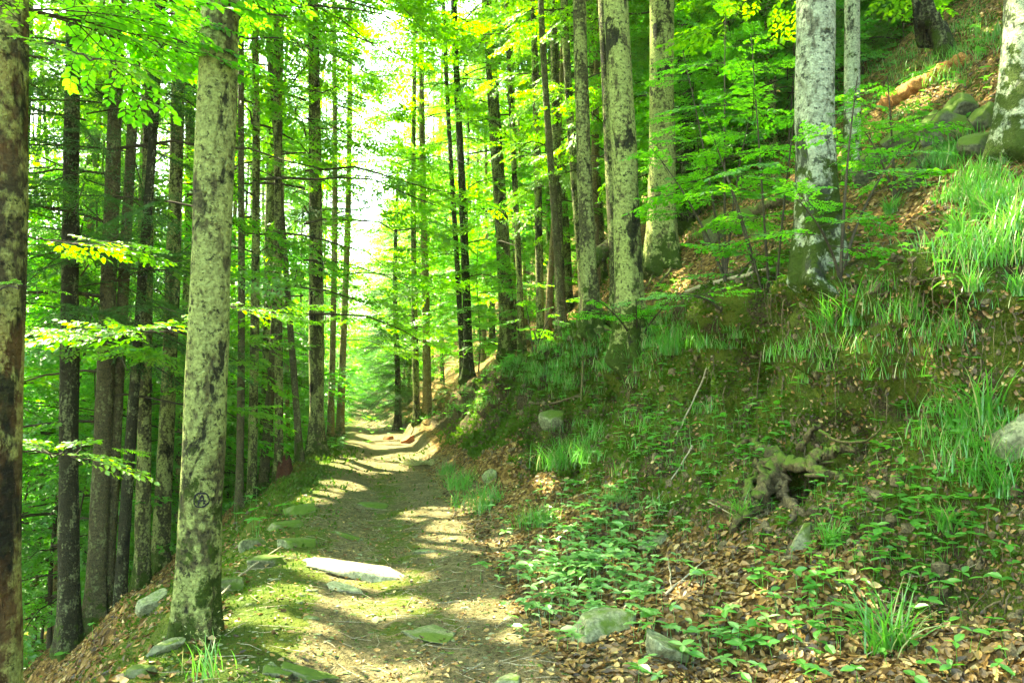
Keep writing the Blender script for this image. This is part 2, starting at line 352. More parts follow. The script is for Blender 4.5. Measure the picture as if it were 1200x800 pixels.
# ------------------------------------------------------------------ foliage
LEAF_LO = (np.array([[0, 0, 0], [.45, .31, .05], [1, 0, -.06], [.45, -.31, .05]]), np.array([[0, 3, 2], [0, 2, 1]]))
LEAF_HI = (np.array([[0, 0, 0], [.35, 0, -.03], [.7, 0, -.04], [1, 0, -.10], [.12, .16, .03], [.40, .30, .05], [.74, .2, .01],
                     [.12, -.16, .03], [.40, -.30, .05], [.74, -.2, .01]]),
           np.array([[0, 1, 4], [4, 1, 5], [1, 2, 5], [5, 2, 6], [2, 3, 6], [0, 7, 1], [7, 8, 1], [1, 8, 2], [8, 9, 2], [2, 9, 3]]))
NEEDLE = (np.array([[0, .0, 0], [.4, .10, .02], [1, 0, -.05], [.4, -.10, .02]]), np.array([[0, 3, 2], [0, 2, 1]]))
def put_leaves(mb, L, tmpl, mat=0, curl=None):
    """L: dict of P position, A axis, N normal, S size"""
    if not len(L['P']): return
    T, F = tmpl; A = unit(L['A']); Nn = unit(L['N']-A*(L['N']*A).sum(-1, keepdims=True)); B = np.cross(Nn, A)
    tz = np.broadcast_to(T[:, 2], (len(A), len(T)))
    if curl is not None: tz = tz+curl[:, :1]*(T[:, 0]-.4)**2+curl[:, 1:]*T[:, 1]**2
    S = L['S'][:, None, None]
    V = L['P'][:, None]+S*(T[None, :, 0, None]*A[:, None]+T[None, :, 1, None]*B[:, None]+tz[..., None]*Nn[:, None])
    n = len(T); Fs = F[None]+(np.arange(len(A))*n)[:, None, None]
    mb.add(V.reshape(-1, 3), Fs.reshape(-1, F.shape[1]), mat)
def cat(Ls):
    return {k: np.concatenate([l[k] for l in Ls]) for k in Ls[0]}
def spray(L, leaf, r, gap=.72, tilt=.3, droop=.12, side_ang=.85):
    """a flat beech spray along +X: leaf arrays and twig polylines"""
    P, A, Nn, Sz, tw = [], [], [], [], []
    t = np.linspace(0, 1, 8); ax = np.stack([t*L, .05*L*np.sin(t*3+r.uniform(0, 6)), -droop*L*t*t], -1); tw.append((ax, .004+.006*L))
    def along(pl, s0, ss):
        seg = np.linalg.norm(np.diff(pl, axis=0), axis=1); cum = np.concatenate([[0], np.cumsum(seg)]); k = s0*cum[-1]; sg = 1
        while k < cum[-1]:
            p = np.array([np.interp(k, cum, pl[:, q]) for q in range(3)]); j = min(np.searchsorted(cum, k), len(pl)-1); d = unit(pl[j]-pl[j-1])
            a = sg*r.uniform(.6, 1.1); c, s_ = math.cos(a), math.sin(a)
            P.append(p); A.append([d[0]*c-d[1]*s_, d[0]*s_+d[1]*c, d[2]+r.normal(0, .15)-.1]); Nn.append([r.normal(0, tilt), r.normal(0, tilt), 1]); Sz.append(ss*r.uniform(.7, 1.15))
            sg = -sg; k += leaf*gap*r.uniform(.8, 1.2)*.55
        d = unit(pl[-1]-pl[-2]); P.append(pl[-1]); A.append(d); Nn.append([r.normal(0, tilt), r.normal(0, tilt), 1]); Sz.append(ss*r.uniform(.8, 1.1))
    along(ax, .55, leaf)
    n = max(3, int(L/(leaf*1.5))); sg = 1
    for k in range(n):
        f = .12+.8*(k+r.uniform(.2, .8))/n; p = np.array([np.interp(f, t, ax[:, q]) for q in range(3)])
        ln = L*.52*(1-.72*f)*r.uniform(.7, 1.2)+leaf*.6; a = sg*side_ang*r.uniform(.8, 1.2); q = np.linspace(0, 1, 4)
        a2 = a*(1-.3*q); tp = p+np.stack([np.cos(a2)*q*ln, np.sin(a2)*q*ln, r.normal(0, .06)*q*ln-.14*ln*q*q], -1)
        tw.append((tp, .003+.003*L)); along(tp, .15, leaf); sg = -sg
    return {'P': np.array(P), 'A': np.array(A), 'N': np.array(Nn), 'S': np.array(Sz)}, tw
def frame(az, pitch, roll):
    ca, sa, cpi, spi = math.cos(az), math.sin(az), math.cos(pitch), math.sin(pitch)
    X = np.array([ca*cpi, sa*cpi, spi]); Yv = np.array([-sa, ca, 0]); Z = np.cross(X, Yv)
    c, s = math.cos(roll), math.sin(roll); return np.stack([X, Yv*c+Z*s, Z*c-Yv*s])
def xf(L, R, p, s=1.0):
    return {'P': L['P']@R*s+p, 'A': L['A']@R, 'N': L['N']@R, 'S': L['S']*s}
_sr = np.random.default_rng(3)
SPR = [spray(_sr.uniform(1.1, 1.5), .115, _sr) for _ in range(7)]           # coarse sprays of the far crowns
SPR_F = [spray(_sr.uniform(.8, 1.1), .078, _sr) for _ in range(7)]          # finer sprays of the near saplings
def frond(L, r):
    P, A, Nn, Sz = [], [], [], []
    n = int(L/.06); tw = [(np.stack([np.linspace(0, L, 6), 0*np.linspace(0, 1, 6), -.12*L*np.linspace(0, 1, 6)**2], -1), .02)]
    for k in range(n):
        f = .12+.88*k/n; x = f*L; z = -.12*L*f*f
        for sg in (-1, 1):
            ln = L*.34*(1-.8*f)*r.uniform(.6, 1.2)+.08; a = sg*r.uniform(.75, 1.05); m = int(ln/.036)
            for q in range(m):
                g = (q+.3)/m*ln; p = [x+math.cos(a)*g, math.sin(a)*g, z-.15*g*g+r.normal(0, .01)]
                b = a+r.choice([-1, 1])*r.uniform(.4, 1.0)
                P.append(p); A.append([math.cos(b), math.sin(b), r.normal(-.1, .2)]); Nn.append([r.normal(0, .35), r.normal(0, .35), 1]); Sz.append(r.uniform(.05, .10))
    return {'P': np.array(P), 'A': np.array(A), 'N': np.array(Nn), 'S': np.array(Sz)}, tw
FRO = [frond(_sr.uniform(1.7, 2.3), _sr) for _ in range(4)]

def crown_data(z0, z1, rad, nb, seed, spr=SPR, per=8, low=0, rise=.5, shape=.8):
    """leaf arrays and limb polylines of a broadleaf crown"""
    r = np.random.default_rng(seed); Ls, limbs = [], []; az = r.uniform(0, 6)
    for k in range(nb):
        f = (k+.5)/nb; z = z0+(z1-z0)*f*.93; az += 2.4+r.normal(0, .3)
        R = rad*(math.sin(math.pi*min(1, .18+.8*f)**shape)*.85+.25)*r.uniform(.7, 1.2)
        el = rise*(.25+.9*f)*r.uniform(.6, 1.3); q = np.linspace(0, 1, 7)
        pl = np.stack([np.cos(az)*R*q, np.sin(az)*R*q, z+R*math.tan(el)*q-.30*R*q*q], -1)+r.normal(0, .03*R, (7, 3))*q[:, None]
        limbs.append((pl, .006+.007*R)); sg = 1
        for j in range(per):
            g = .22+.78*(j+r.uniform(0, .9))/per; p = np.array([np.interp(g, q, pl[:, c]) for c in range(3)])
            a = az+sg*r.uniform(.2, 1.3)*(1.15-g); sg = -sg
            L, tw = spr[r.integers(len(spr))]; s = r.uniform(.75, 1.15); Rm = frame(a, r.normal(-.02, .2), r.normal(0, .25))
            Ls.append(xf(L, Rm, p, s)); limbs.append((tw[0][0]@Rm*s+p, .004))
    return cat(Ls), limbs
def fir_data(z0, z1, rad, n, seed, gap=.0):
    r = np.random.default_rng(seed); Ls, limbs = [], []; az = 0
    for k in range(n):
        f = (k+r.uniform(0, 1))/n; z = z0+(z1-z0)*f; az += 2.4+r.normal(0, .4)
        if r.uniform() < gap: continue
        R = (rad*(1-.75*f)+.4)*r.uniform(.6, 1.15); L, tw = FRO[r.integers(len(FRO))]; s = R/2.0
        Rm = frame(az, r.normal(-.22, .25)+.25*f, r.normal(0, .35)); p = np.array([0, 0, z])
        Ls.append(xf(L, Rm, p, s)); limbs.append((tw[0][0]@Rm*s+p, .010*s+.004))
        if R > 1.2:
            for sg in (-1, 1):
                g = r.uniform(.3, .6); Rm2 = frame(az+sg*.6, r.normal(-.15, .15), r.normal(0, .25)); pp = p+Rm[0]*g*R
                Ls.append(xf(FRO[r.integers(len(FRO))][0], Rm2, pp, s*.6))
    return cat(Ls), limbs
def crown_mesh(name, L, limbs, tmpl, leafm, sides=4):
    mb = MB(); put_leaves(mb, L, tmpl, 0)
    for pl, r0 in limbs: tube(mb, pl, np.linspace(r0, r0*.35, len(pl)), sides, 1, cap=False)
    return mb.mesh(name, [leafm, M['branch']], smooth=False)

CROWNS = {}
def reg(kind, L, limbs, tmpl, lm): CROWNS[kind] = dict(L=L, limbs=limbs, tmpl=tmpl, m=lm, me=crown_mesh('crown', L, limbs, tmpl, lm))
for k in range(4): reg(f'high{k}', *crown_data(9.5, 21, 3.2, 26, 100+k, per=8), LEAF_LO, M['leaf'])
for k in range(4): reg(f'full{k}', *crown_data(3.0, 20, 2.8, 40, 200+k, per=7, rise=.35), LEAF_LO, M['leaf'])
for k in range(3): reg(f'low{k}', *crown_data(.9, 7.0, 2.2, 26, 300+k, per=7, rise=.35), LEAF_LO, M['leaf_cool'])
for k in range(3): reg(f'firdense{k}', *fir_data(4.6, 21, 1.8, 115, 450+k, .18), NEEDLE, M['needle'])
for k in range(3): reg(f'fir{k}', *fir_data(3.0, 21, 1.55, 105, 400+k, .42), NEEDLE, M['needle'])
reg('spruce', *fir_data(.8, 12, 2.0, 190, 500, .0), NEEDLE, M['needle'])

# sun flecks: openings of the canopy (px, py, half width, half height in the photo) -> ellipses on the ground
FLECK = [(425, 675, 85, 13), (450, 710, 55, 15), (335, 692, 34, 11), (525, 622, 26, 20), (505, 601, 42, 7), (572, 710, 42, 11), (545, 642, 26, 9), (375, 580, 22, 13),
         (430, 547, 48, 7), (475, 537, 42, 5), (450, 523, 42, 4), (455, 511, 34, 3), (430, 500, 22, 3), (430, 495, 18, 2), (560, 590, 22, 7), (400, 568, 25, 5), (590, 640, 18, 12),
         (690, 552, 13, 10), (800, 690, 28, 9), (725, 572, 18, 6), (545, 500, 22, 10), (660, 375, 14, 6), (705, 392, 12, 8), (820, 375, 30, 8), (1065, 240, 14, 8), (640, 560, 18, 6),
         (1090, 105, 45, 16), (1130, 350, 16, 8), (900, 690, 20, 8), (1000, 700, 25, 7), (650, 690, 20, 6), (330, 770, 40, 10), (290, 775, 40, 14), (350, 735, 45, 10), (300, 720, 25, 10), (385, 760, 30, 8), (340, 655, 28, 8), (600, 745, 20, 8), (420, 790, 30, 6), (665, 640, 22, 9), (700, 610, 24, 6), (720, 660, 20, 7), (690, 690, 16, 6), (655, 600, 14, 5), (740, 720, 16, 6), (715, 575, 14, 5), (690, 580, 12, 4), (640, 670, 14, 6), (860, 720, 24, 8), (940, 760, 24, 8), (1050, 690, 20, 7), (1110, 740, 20, 7), (780, 620, 16, 6), (600, 460, 14, 10), (560, 470, 12, 8), (1010, 420, 18, 8), (1090, 430, 16, 8), (860, 470, 14, 8)]
FL = []
for px, py, hw, hh in FLECK:
    c = gpt(px, py); a = gpt(px, py-hh); b = gpt(px, py+hh); d = c[1]
    FL.append((c, (hw/FPX*d*1.05+.03), 1.15*max(.07, min(abs(a[1]-b[1])/2, 2.5))))
for px, py, d, rr in ((190, 388, 5.5, .42), (285, 360, 5.7, .3), (100, 285, 4.7, .25), (100, 525, 5.0, .25), (240, 600, 6.1, .16), (232, 300, 6.1, .15), (10, 700, 4.2, .2), (735, 250, 13, .3), (945, 150, 9, .25)):
    FL.append((np.array([0, 0, CAMZ])+ray(px, py)*d, rr, rr))
def fleck_keep(P):
    keep = np.ones(len(P), bool)
    for c, rx, ry in FL:
        t = (P[:, 2]-c[2])/SUNV[2]; q = P-t[:, None]*SUNV-c
        keep &= ~(((q[:, 0]/rx)**2+(q[:, 1]/ry)**2 < 1) & (t > .4))
    # the strip of open sky along the track, where crowns do not meet
    u = P[:, 0]-pc(P[:, 1]); half = .30+.35*np.sin(P[:, 1]*.9+P[:, 2]*.6)+.3*np.sin(P[:, 2]*1.7)+np.clip((P[:, 2]-4)*.05, 0, .6)
    keep &= ~((np.abs(u+.1) < half) & (P[:, 1] > 11) & (P[:, 2] > 2.2) & (vnoise(P*.42, 61)+.6*vnoise(P*1.3, 62) > .0+.5*np.clip((P[:, 2]-7)/8, 0, 1)*(P[:, 1] < 45)) & (P[:, 1] < 125))
    return keep
def add_crown(tree, kind, s, rz, sz=None, name='crown'):
    c = CROWNS[kind]; sz = sz or s
    R = np.array([[math.cos(rz), math.sin(rz), 0], [-math.sin(rz), math.cos(rz), 0], [0, 0, 1]]); loc = np.array(tree.location)
    Wp = (c['L']['P']*np.array([s, s, sz]))@R+loc; keep = fleck_keep(Wp) if kind != 'spruce' else np.ones(len(Wp), bool)
    if keep.all(): me = c['me']
    else:
        pts = np.concatenate([pl for pl, r0 in c['limbs']]); kp = fleck_keep((pts*np.array([s, s, sz]))@R+loc); ix = np.cumsum([0]+[len(pl) for pl, r0 in c['limbs']])
        kl = [kp[a_:b_].all() for a_, b_ in zip(ix[:-1], ix[1:])]
        me = crown_mesh('crown', {k: v[keep] for k, v in c['L'].items()}, [lb for lb, k_ in zip(c['limbs'], kl) if k_ or lb[1] > .022], c['tmpl'], c['m'])
    o = link(name, me, tree); o.scale = (s, s, sz); o.rotation_euler.z = rz; return o

print('T', round(time.time()-T0,1))
# ------------------------------------------------------------------ trees
def trunk_mb(Ht, r0, lean=(0, 0), bend=0, seed=0, flare=.6, sides=20, rings=40, lobes=5, taper=.62, z0=-.8, fh=.35, into=0.0):
    r = np.random.default_rng(seed); tz = np.concatenate([np.linspace(z0, 1.2, rings//2, endpoint=False), np.linspace(1.2, Ht, rings-rings//2)])
    f = np.clip(tz/Ht, 0, 1); th = np.linspace(0, 2*np.pi, sides, endpoint=False); ph = r.uniform(0, 6)
    cx = lean[0]*tz+bend*np.sin(f*math.pi*2+ph)*.5-bend*math.sin(ph)*.5; cyy = lean[1]*tz+bend*np.cos(f*math.pi*1.6+ph)*.4-bend*math.cos(ph)*.4
    R = r0*(1-taper*f); e = np.exp(-np.maximum(tz, -.1)/fh)
    V = np.zeros((rings, sides, 3)); lob = .55+.45*np.cos(lobes*th+ph)+.3*np.cos((lobes-2)*th+1.7*ph)
    rr = R[:, None]*(1+flare*e[:, None]*np.maximum(lob, 0)[None]+.25*flare*e[:, None])
    V[..., 0] = np.cos(th)[None]*rr; V[..., 1] = np.sin(th)[None]*rr; V[..., 2] = tz[:, None]
    nz = fbm(V*np.array([1, 1, .45])+seed*3.1, 1.1/r0*.35, 3, seed); V[..., :2] *= (1+.10*nz)[..., None]
    V[..., 0] += (cx+into*np.maximum(-tz-.02, 0))[:, None]; V[..., 1] += cyy[:, None]
    mb = MB(); i = np.arange(rings-1)[:, None]*sides; j = np.arange(sides)[None]; j2 = (j+1) % sides
    mb.add(V.reshape(-1, 3), np.stack([i+j, i+j2, i+sides+j2, i+sides+j], -1).reshape(-1, 4)); return mb, V
def lean_for(pb, px_top):
    """lean per metre so that the trunk leaves the frame at px_top"""
    d = ray(px_top, 0); t = (pb[1]/d[1]); top = np.array([0, 0, CAMZ])+t*d
    return (top[0]-pb[0])/(top[2]-pb[2]), 0.0
HERO = []
def ground_roots(tree, p, r0, n, length, seed, m, dirs=None, name='root'):
    r = np.random.default_rng(seed)
    for k in range(n):
        a = (dirs[k] if dirs else r.uniform(0, 6.28)); ln = length*r.uniform(.7, 1.2); q = np.linspace(0, 1, 10)
        x = p[0]+np.cos(a+.5*np.sin(q*3+k))*(r0*.6+q*ln); y = p[1]+np.sin(a+.5*np.sin(q*3+k))*(r0*.6+q*ln)
        z = np.array([onz(xx, yy) for xx, yy in zip(x, y)])+np.linspace(.22*min(1, r0*4), -.03, 10)*(1-q)**1.0+.01
        z[0] = max(z[0], p[2]+.25*min(1, r0*4)); kk = np.argmax(z < p[2]-.55) if (z < p[2]-.55).any() else 10; kk = max(kk, 4); x, y, z = x[:kk], y[:kk], z[:kk]
        mb = MB(); tube(mb, np.stack([x-p[0], y-p[1], z-p[2]], -1), np.linspace(r0*.42, r0*.09, 10)[-kk:], 8, wob=.3, seed=k)
        mb.build(name, m, tree)
def tree(name, label, p, dia, px_top=None, kind='high0', m='bark', Ht=22, s=1.0, group=None, seed=None, flare=.6, bend=.12, lean=None, sides=20, rings=40, cat_='tree', moss=True, crz=None, csz=None, fh=.35):
    p = np.array(p, float); seed = seed if seed is not None else int(abs(p[0]*31+p[1]*17)*10)
    t = empty(name, p, label, cat_, group)
    ln = lean if lean is not None else (lean_for(p, px_top) if px_top is not None else (0, 0))
    mb, V = trunk_mb(Ht, dia/2, ln, bend, seed, flare, sides, rings, fh=fh, z0=-.75, into=1.25); mb.build('trunk', M[m], t)
    if kind:
        c = add_crown(t, kind, s, (seed*1.37) % 6.28 if crz is None else crz, csz); c.location = (0, 0, 0)
    HERO.append(p); return t, V
def T(px, py, wpx, px_top, **k):
    p = gpt(px, py); q = p*(1+.55*wpx/FPX); p = np.array([q[0], q[1], onz(q[0], q[1])-.04]); return dict(p=p, dia=wpx*p[1]/FPX, px_top=px_top, **k)
def TD(px, d, wpx, px_top, **k):
    x = (px-600)/FPX*d; return dict(p=np.array([x, d, onz(x, d)]), dia=wpx*d/FPX, px_top=px_top, **k)

# left, downhill side
t1, _ = tree('beech_tree', 'nearest trunk at the left frame edge, golden lichen and split bark', **TD(-2, 4.3, 80, -4, kind='high1', m='bark_gold', flare=.25, bend=.03, sides=40, rings=90, s=.9))
t2, _ = tree('fir_tree', 'black slender fir trunk between the edge tree and the double trunk', **T(80, 765, 23, 92, kind='firdense0', m='bark_dark', bend=.08, flare=.5, sides=28, rings=60))
t3, _ = tree('beech_tree', 'brown double trunk with scarred base downhill of the path', **TD(120, 12.8, 21, 142, kind='full1', m='bark_far', bend=.05, flare=.6, sides=28, rings=60))
p_ = TD(133, 12.95, 15, 158); mb_, _v = trunk_mb(21, p_['dia']/2, lean_for(p_['p'], 158), .05, 77, .5, 24, 50); o_ = mb_.build('trunk', M['bark_far'], t3); o_.location = Vector(p_['p'])-t3.location
t4, _ = tree('fir_tree', 'thin dark fir trunk close right of the double trunk', **TD(148, 12.6, 13, 182, kind='firdense1', m='bark_dark', bend=.1))
t5, _ = tree('beech_tree', 'slim olive trunk third left of the big lichened beech', **T(166, 690, 17, 186, kind='high2', m='bark', bend=.1))
t6, _ = tree('beech_tree', 'slim grey trunk just left of the big lichened beech', **T(187, 668, 19, 216, kind='high1', m='bark', bend=.1))
t7, V7 = tree('beech_tree', 'big pale lichened beech with a circled letter A beside the path', **T(230, 752, 49, 254, kind='high3', m='bark_hero', bend=.05, flare=.35, sides=64, rings=130))
t8, _ = tree('fir_tree', 'straight dark fir of the close pair beside the path edge', **T(311, 572, 15, 318, kind='fir1', m='bark', bend=.06, csz=.9))
t9, _ = tree('beech_tree', 'thinner right stem of the close pair beside the path edge', **T(327, 562, 10, 327, kind='high0', m='bark', bend=.05))
t10, _ = tree('fir_tree', 'tall greyish fir at the left path edge with moss at its foot', **T(371, 530, 18, 365, kind='fir2', m='bark', bend=.06, flare=.8))
tree('beech_tree', 'thin leaning trunk between the close pair and the tall greyish fir', **T(352, 541, 8, 318, kind='full2', m='bark_far', bend=.1))
tree('beech_tree', 'slim trunk behind the big lichened beech on its right', **TD(284, 15, 9, 290, kind='high1', m='bark_far'))
tree('beech_tree', 'slim pale trunk left of the close pair', **TD(298, 17, 11, 296, kind='full0', m='bark'))
tree('beech_tree', 'pale trunk first behind the tall greyish fir', **T(387, 516, 8, 392, kind='full3', m='bark_tan'))
tree('beech_tree', 'tan trunk at the far left path edge', **T(398, 511, 9, 410, kind='high2', m='bark_tan'))
# right, uphill side
tree('spruce_tree', 'small dark spruce with drooping boughs right of the far path', **TD(467, 34, 8, 466, kind='spruce', m='bark_dark', Ht=11, s=1.0))
tree('beech_tree', 'grey stem of the pale pair beside the dark spruce', **TD(489, 30, 8, 486, kind='full1', m='bark'))
tree('beech_tree', 'orange-tan stem of the pale pair beside the dark spruce', **TD(501, 30, 10, 497, kind='high3', m='bark_tan'))
tree('beech_tree', 'dark stem of the twin stems at the bank foot', **T(549, 445, 11, 535, kind='full2', m='bark_dark', flare=.8))
tree('beech_tree', 'thin leaning mate of the twin stems at the bank foot', **T(543, 447, 7, 523, kind='high0', m='bark_dark'))
tree('beech_tree', 'single grey trunk with curved foot on the bank lip', **T(596, 420, 18, 576, kind='full3', m='bark', flare=.7, bend=.15, fh=.6))
r1, _ = tree('beech_tree', 'lichened trunk with mossy claw roots left of the great trio', **T(693, 402, 19, 680, kind='high1', m='bark', flare=1.1, sides=36, rings=80, fh=.45))
r2, _ = tree('beech_tree', 'front trunk of the great trio with mossy foot', **T(741, 425, 33, 727, kind='high2', m='bark_hero', flare=.8, sides=48, rings=100, fh=.4))
tree('beech_tree', 'middle slimmer trunk of the great trio seen behind the front one', **TD(728, 15.5, 20, 713, kind='high0', m='bark', sides=28))
r3, _ = tree('beech_tree', 'rear thick trunk of the great trio with green moss foot', **T(776, 318, 32, 771, kind='high3', m='bark_hero', flare=.8, sides=40, rings=90, fh=.6))
r5, _ = tree('beech_tree', 'whitish lichened beech on the bank with thick mossy roots', **T(962, 412, 46, 957, kind='high1', m='bark_white', flare=.75, sides=56, rings=130, fh=.5))
r7, _ = tree('beech_tree', 'whitish lichened trunk at the right frame edge above long grass', **T(1205, 190, 62, 1208, kind='high0', m='bark_white', flare=.45, sides=56, rings=110, bend=.04))
tree('beech_tree', 'grey trunk just behind the whitish beech on its right', **T(998, 212, 18, 996, kind='full0', m='bark_white'))
tree('beech_tree', 'dark mossy trunk with leaf hollow right of the great trio', **T(806, 268, 20, 800, kind='full1', m='bark_dark', flare=1.0))
tree('beech_tree', 'slim grey trunk left of the whitish beech behind the saplings', **TD(908, 17, 15, 905, kind='high2', m='bark'))
tree('beech_tree', 'tan trunk at the top right behind the broken snag', **TD(1042, 19, 16, 1038, kind='high3', m='bark_tan'))
tree('beech_tree', 'slim trunk between the whitish beech and the great trio', **TD(858, 19, 12, 852, kind='full2', m='bark'))
for px, d, w, lab in ((612, 24, 8, 'thin pole trunk first right of the curved-foot trunk'), (634, 22, 10, 'pole trunk second right of the curved-foot trunk'),
                      (658, 20, 12, 'grey pole trunk left of the claw-rooted trunk'), (668, 26, 10, 'thin pole trunk close behind the claw-rooted trunk'),
                      (646, 30, 8, 'far slender pole between the poles left of the claw-rooted trunk'), (708, 22, 9, 'thin pole between claw-rooted trunk and great trio')):
    tree('beech_tree', lab, **TD(px, d, w, px-14, kind=('high%d' % (px % 4)), m='bark'))

# roots of the bank trees
for tr, r0, n, ln, dirs in ((r1, .11, 4, .8, [-2.6, -1.7, -.8, 2.6]), (r3, .14, 2, .6, [-2.8, -1.6])):
    ground_roots(tr, np.array(tr.location), r0, n, ln, 5, M['root_moss'], dirs)

# circled A painted on the big beech
def painted_mark(tr, V, cx, cyy, size):
    """ribbons that follow the trunk's own surface"""
    p = np.array(tr.location); mb = MB()
    vw = V.reshape(-1, 3); zs = V[:, 0, 2]
    d = ray(cx, cyy); tt = p[1]/d[1]; zc = CAMZ+tt*d[2]-p[2]; k = np.argmin(abs(zs-zc)); ctr = V[k].mean(0)
    R0 = np.linalg.norm(V[k]-ctr, axis=1).mean(); th0 = math.atan2(-p[1], -p[0]-ctr[0])+((cx-238)*.0)
    def surf(a, b):
        z = zc+b; k = np.clip(np.searchsorted(zs, z)-1, 0, len(zs)-2); f = (z-zs[k])/(zs[k+1]-zs[k]); c0 = V[k].mean(0)*(1-f)+V[k+1].mean(0)*f
        th = th0+a/R0; ring = V[k]*(1-f)+V[k+1]*f; ang = np.arctan2(ring[:, 1]-c0[1], ring[:, 0]-c0[0]); rad = np.hypot(ring[:, 0]-c0[0], ring[:, 1]-c0[1])
        o = np.argsort(ang); r = np.interp((th+math.pi) % (2*math.pi)-math.pi, ang[o], rad[o], period=2*math.pi)+.004
        return [c0[0]+math.cos(th)*r, c0[1]+math.sin(th)*r, z]
    def ribbon(pts, w):
        pts = np.array(pts); tg = unit(np.gradient(pts, axis=0)); nn = np.stack([-tg[:, 1], tg[:, 0]], -1)
        ww = w*(1+.55*vnoise(np.c_[pts*90, 0*pts[:, :1]], 4)+.3*vnoise(np.c_[pts*260, 0*pts[:, :1]], 6))[:, None]; pts = pts+.10*size*np.stack([vnoise(np.c_[pts*40, 0*pts[:, :1]], 8), vnoise(np.c_[pts*40, 0*pts[:, :1]], 9)], -1)
        a, b = pts+nn*ww, pts-nn*ww; Vv = [surf(*q) for q in a]+[surf(*q) for q in b]; n = len(pts)
        mb.add(Vv, [[i, i+1, n+i+1, n+i] for i in range(n-1)])
    s = size; q = np.linspace(0, 2*np.pi, 40); ribbon(np.stack([np.cos(q)*s, np.sin(q)*s*1.02], -1), s*.11)
    l = np.linspace(0, 1, 8)[:, None]
    for a, b in (((-.5, -.66), (0, .72)), ((0.02, .72), (.5, -.66)), ((-.62, -.12), (.6, -.05))): ribbon((np.array(a)*(1-l)+np.array(b)*l)*s, s*.11)
    return mb.build('painted_mark', M['paint'], tr)
painted_mark(t7, V7, 237, 583, 8.0/FPX*t7.location.y)

print('T', round(time.time()-T0,1))
# background trees, one by one
BG = 0
def free(p, rmin):
    return all((q[0]-p[0])**2+(q[1]-p[1])**2 > rmin*rmin for q in HERO)
br = np.random.default_rng(23)
def bgtree(x, y, side):
    global BG
    z = onz(x, y); k = br.integers(4); w = br.uniform(.16, .36); fir = br.uniform() < (.16 if side == 'l' else .05)
    kind = f'fir{k%3}' if fir else (f'full{k}' if br.uniform() < .55 else f'high{k}')
    nm = 'fir_tree' if fir else 'beech_tree'
    lab = {'l': 'slender trunk among the crowded trees down the left slope', 'r': 'slender trunk among the trees up the right hillside', 'c': 'distant leafy tree where the path disappears'}[side]
    grp = {'l': 'trees crowding the left slope', 'r': 'trees on the right hillside', 'c': 'distant trees around the path end'}[side]
    if fir: lab = lab.replace('slender trunk', 'dark fir').replace('leafy tree', 'dark fir')
    if fir: grp = 'dark firs: '+grp
    mm = 'bark_dark' if fir else ['bark_far', 'bark', 'bark_far', 'bark_tan'][br.integers(4)]
    tree(nm, lab, (x, y, z), w, None, kind, mm, Ht=21, s=br.uniform(.85, 1.15), group=grp, lean=(br.normal(0, .02), br.normal(0, .02)), sides=10, rings=22, bend=.2); BG += 1
tries = 0
while BG < 140 and tries < 9000:
    tries += 1
    y = 9+95*br.uniform()**1.35; x = br.uniform(-.85, .75)*(y+6); u = x-float(pc(y))
    if -2.9 < u < 3.6: continue
    if y < 15 and u > 0: continue
    if y < 17 and u < 0 and u > -6.5: continue
    px = 600+FPX*x/y
    if y < 20 and 560 < px < 1100: continue
    if not free((x, y), 2.1+.012*y): continue
    if u < -5 and y > 14 and br.uniform() < .45: continue
    bgtree(x, y, 'c' if y > 48 and abs(u) < 12 else ('l' if u < 0 else 'r'))
for lo, hi, d0, d1, n in ((585, 720, 17, 40, 22), (790, 960, 20, 36, 10), (270, 425, 18, 55, 22), (30, 220, 14, 40, 18), (440, 560, 34, 60, 10)):
    for _ in range(n):
        px, d = br.uniform(lo, hi), br.uniform(d0, d1); x = (px-600)/FPX*d; u = x-float(pc(d))
        if -2.3 < u < 2.3 or not free((x, d), .8): continue
        sd = 'l' if u < 0 else 'r'
        tree('beech_tree', {'l': 'slender trunk among the crowded trees down the left slope', 'r': 'slender trunk among the trees up the right hillside'}[sd], (x, d, onz(x, d)), br.uniform(.10, .24), None, f'high{br.integers(4)}' if br.uniform() < .5 else f'full{br.integers(4)}', ['bark_far', 'bark', 'bark_tan'][br.integers(3)], Ht=19, s=br.uniform(.4, .6), csz=br.uniform(.8, 1.0),
             group={'l': 'trees crowding the left slope', 'r': 'trees on the right hillside'}[sd], lean=(br.normal(0, .03), br.normal(0, .03)), sides=10, rings=20, bend=.25)
for x, y in ((-8.6, 6.5), (-11.5, 10.5), (-7.2, 9.5), (-9.5, 14.5)): bgtree(x, y, 'l') if free((x, y), 1.5) else None  # unseen trees left of the frame, added to shade the near ground

print('T', round(time.time()-T0,1))
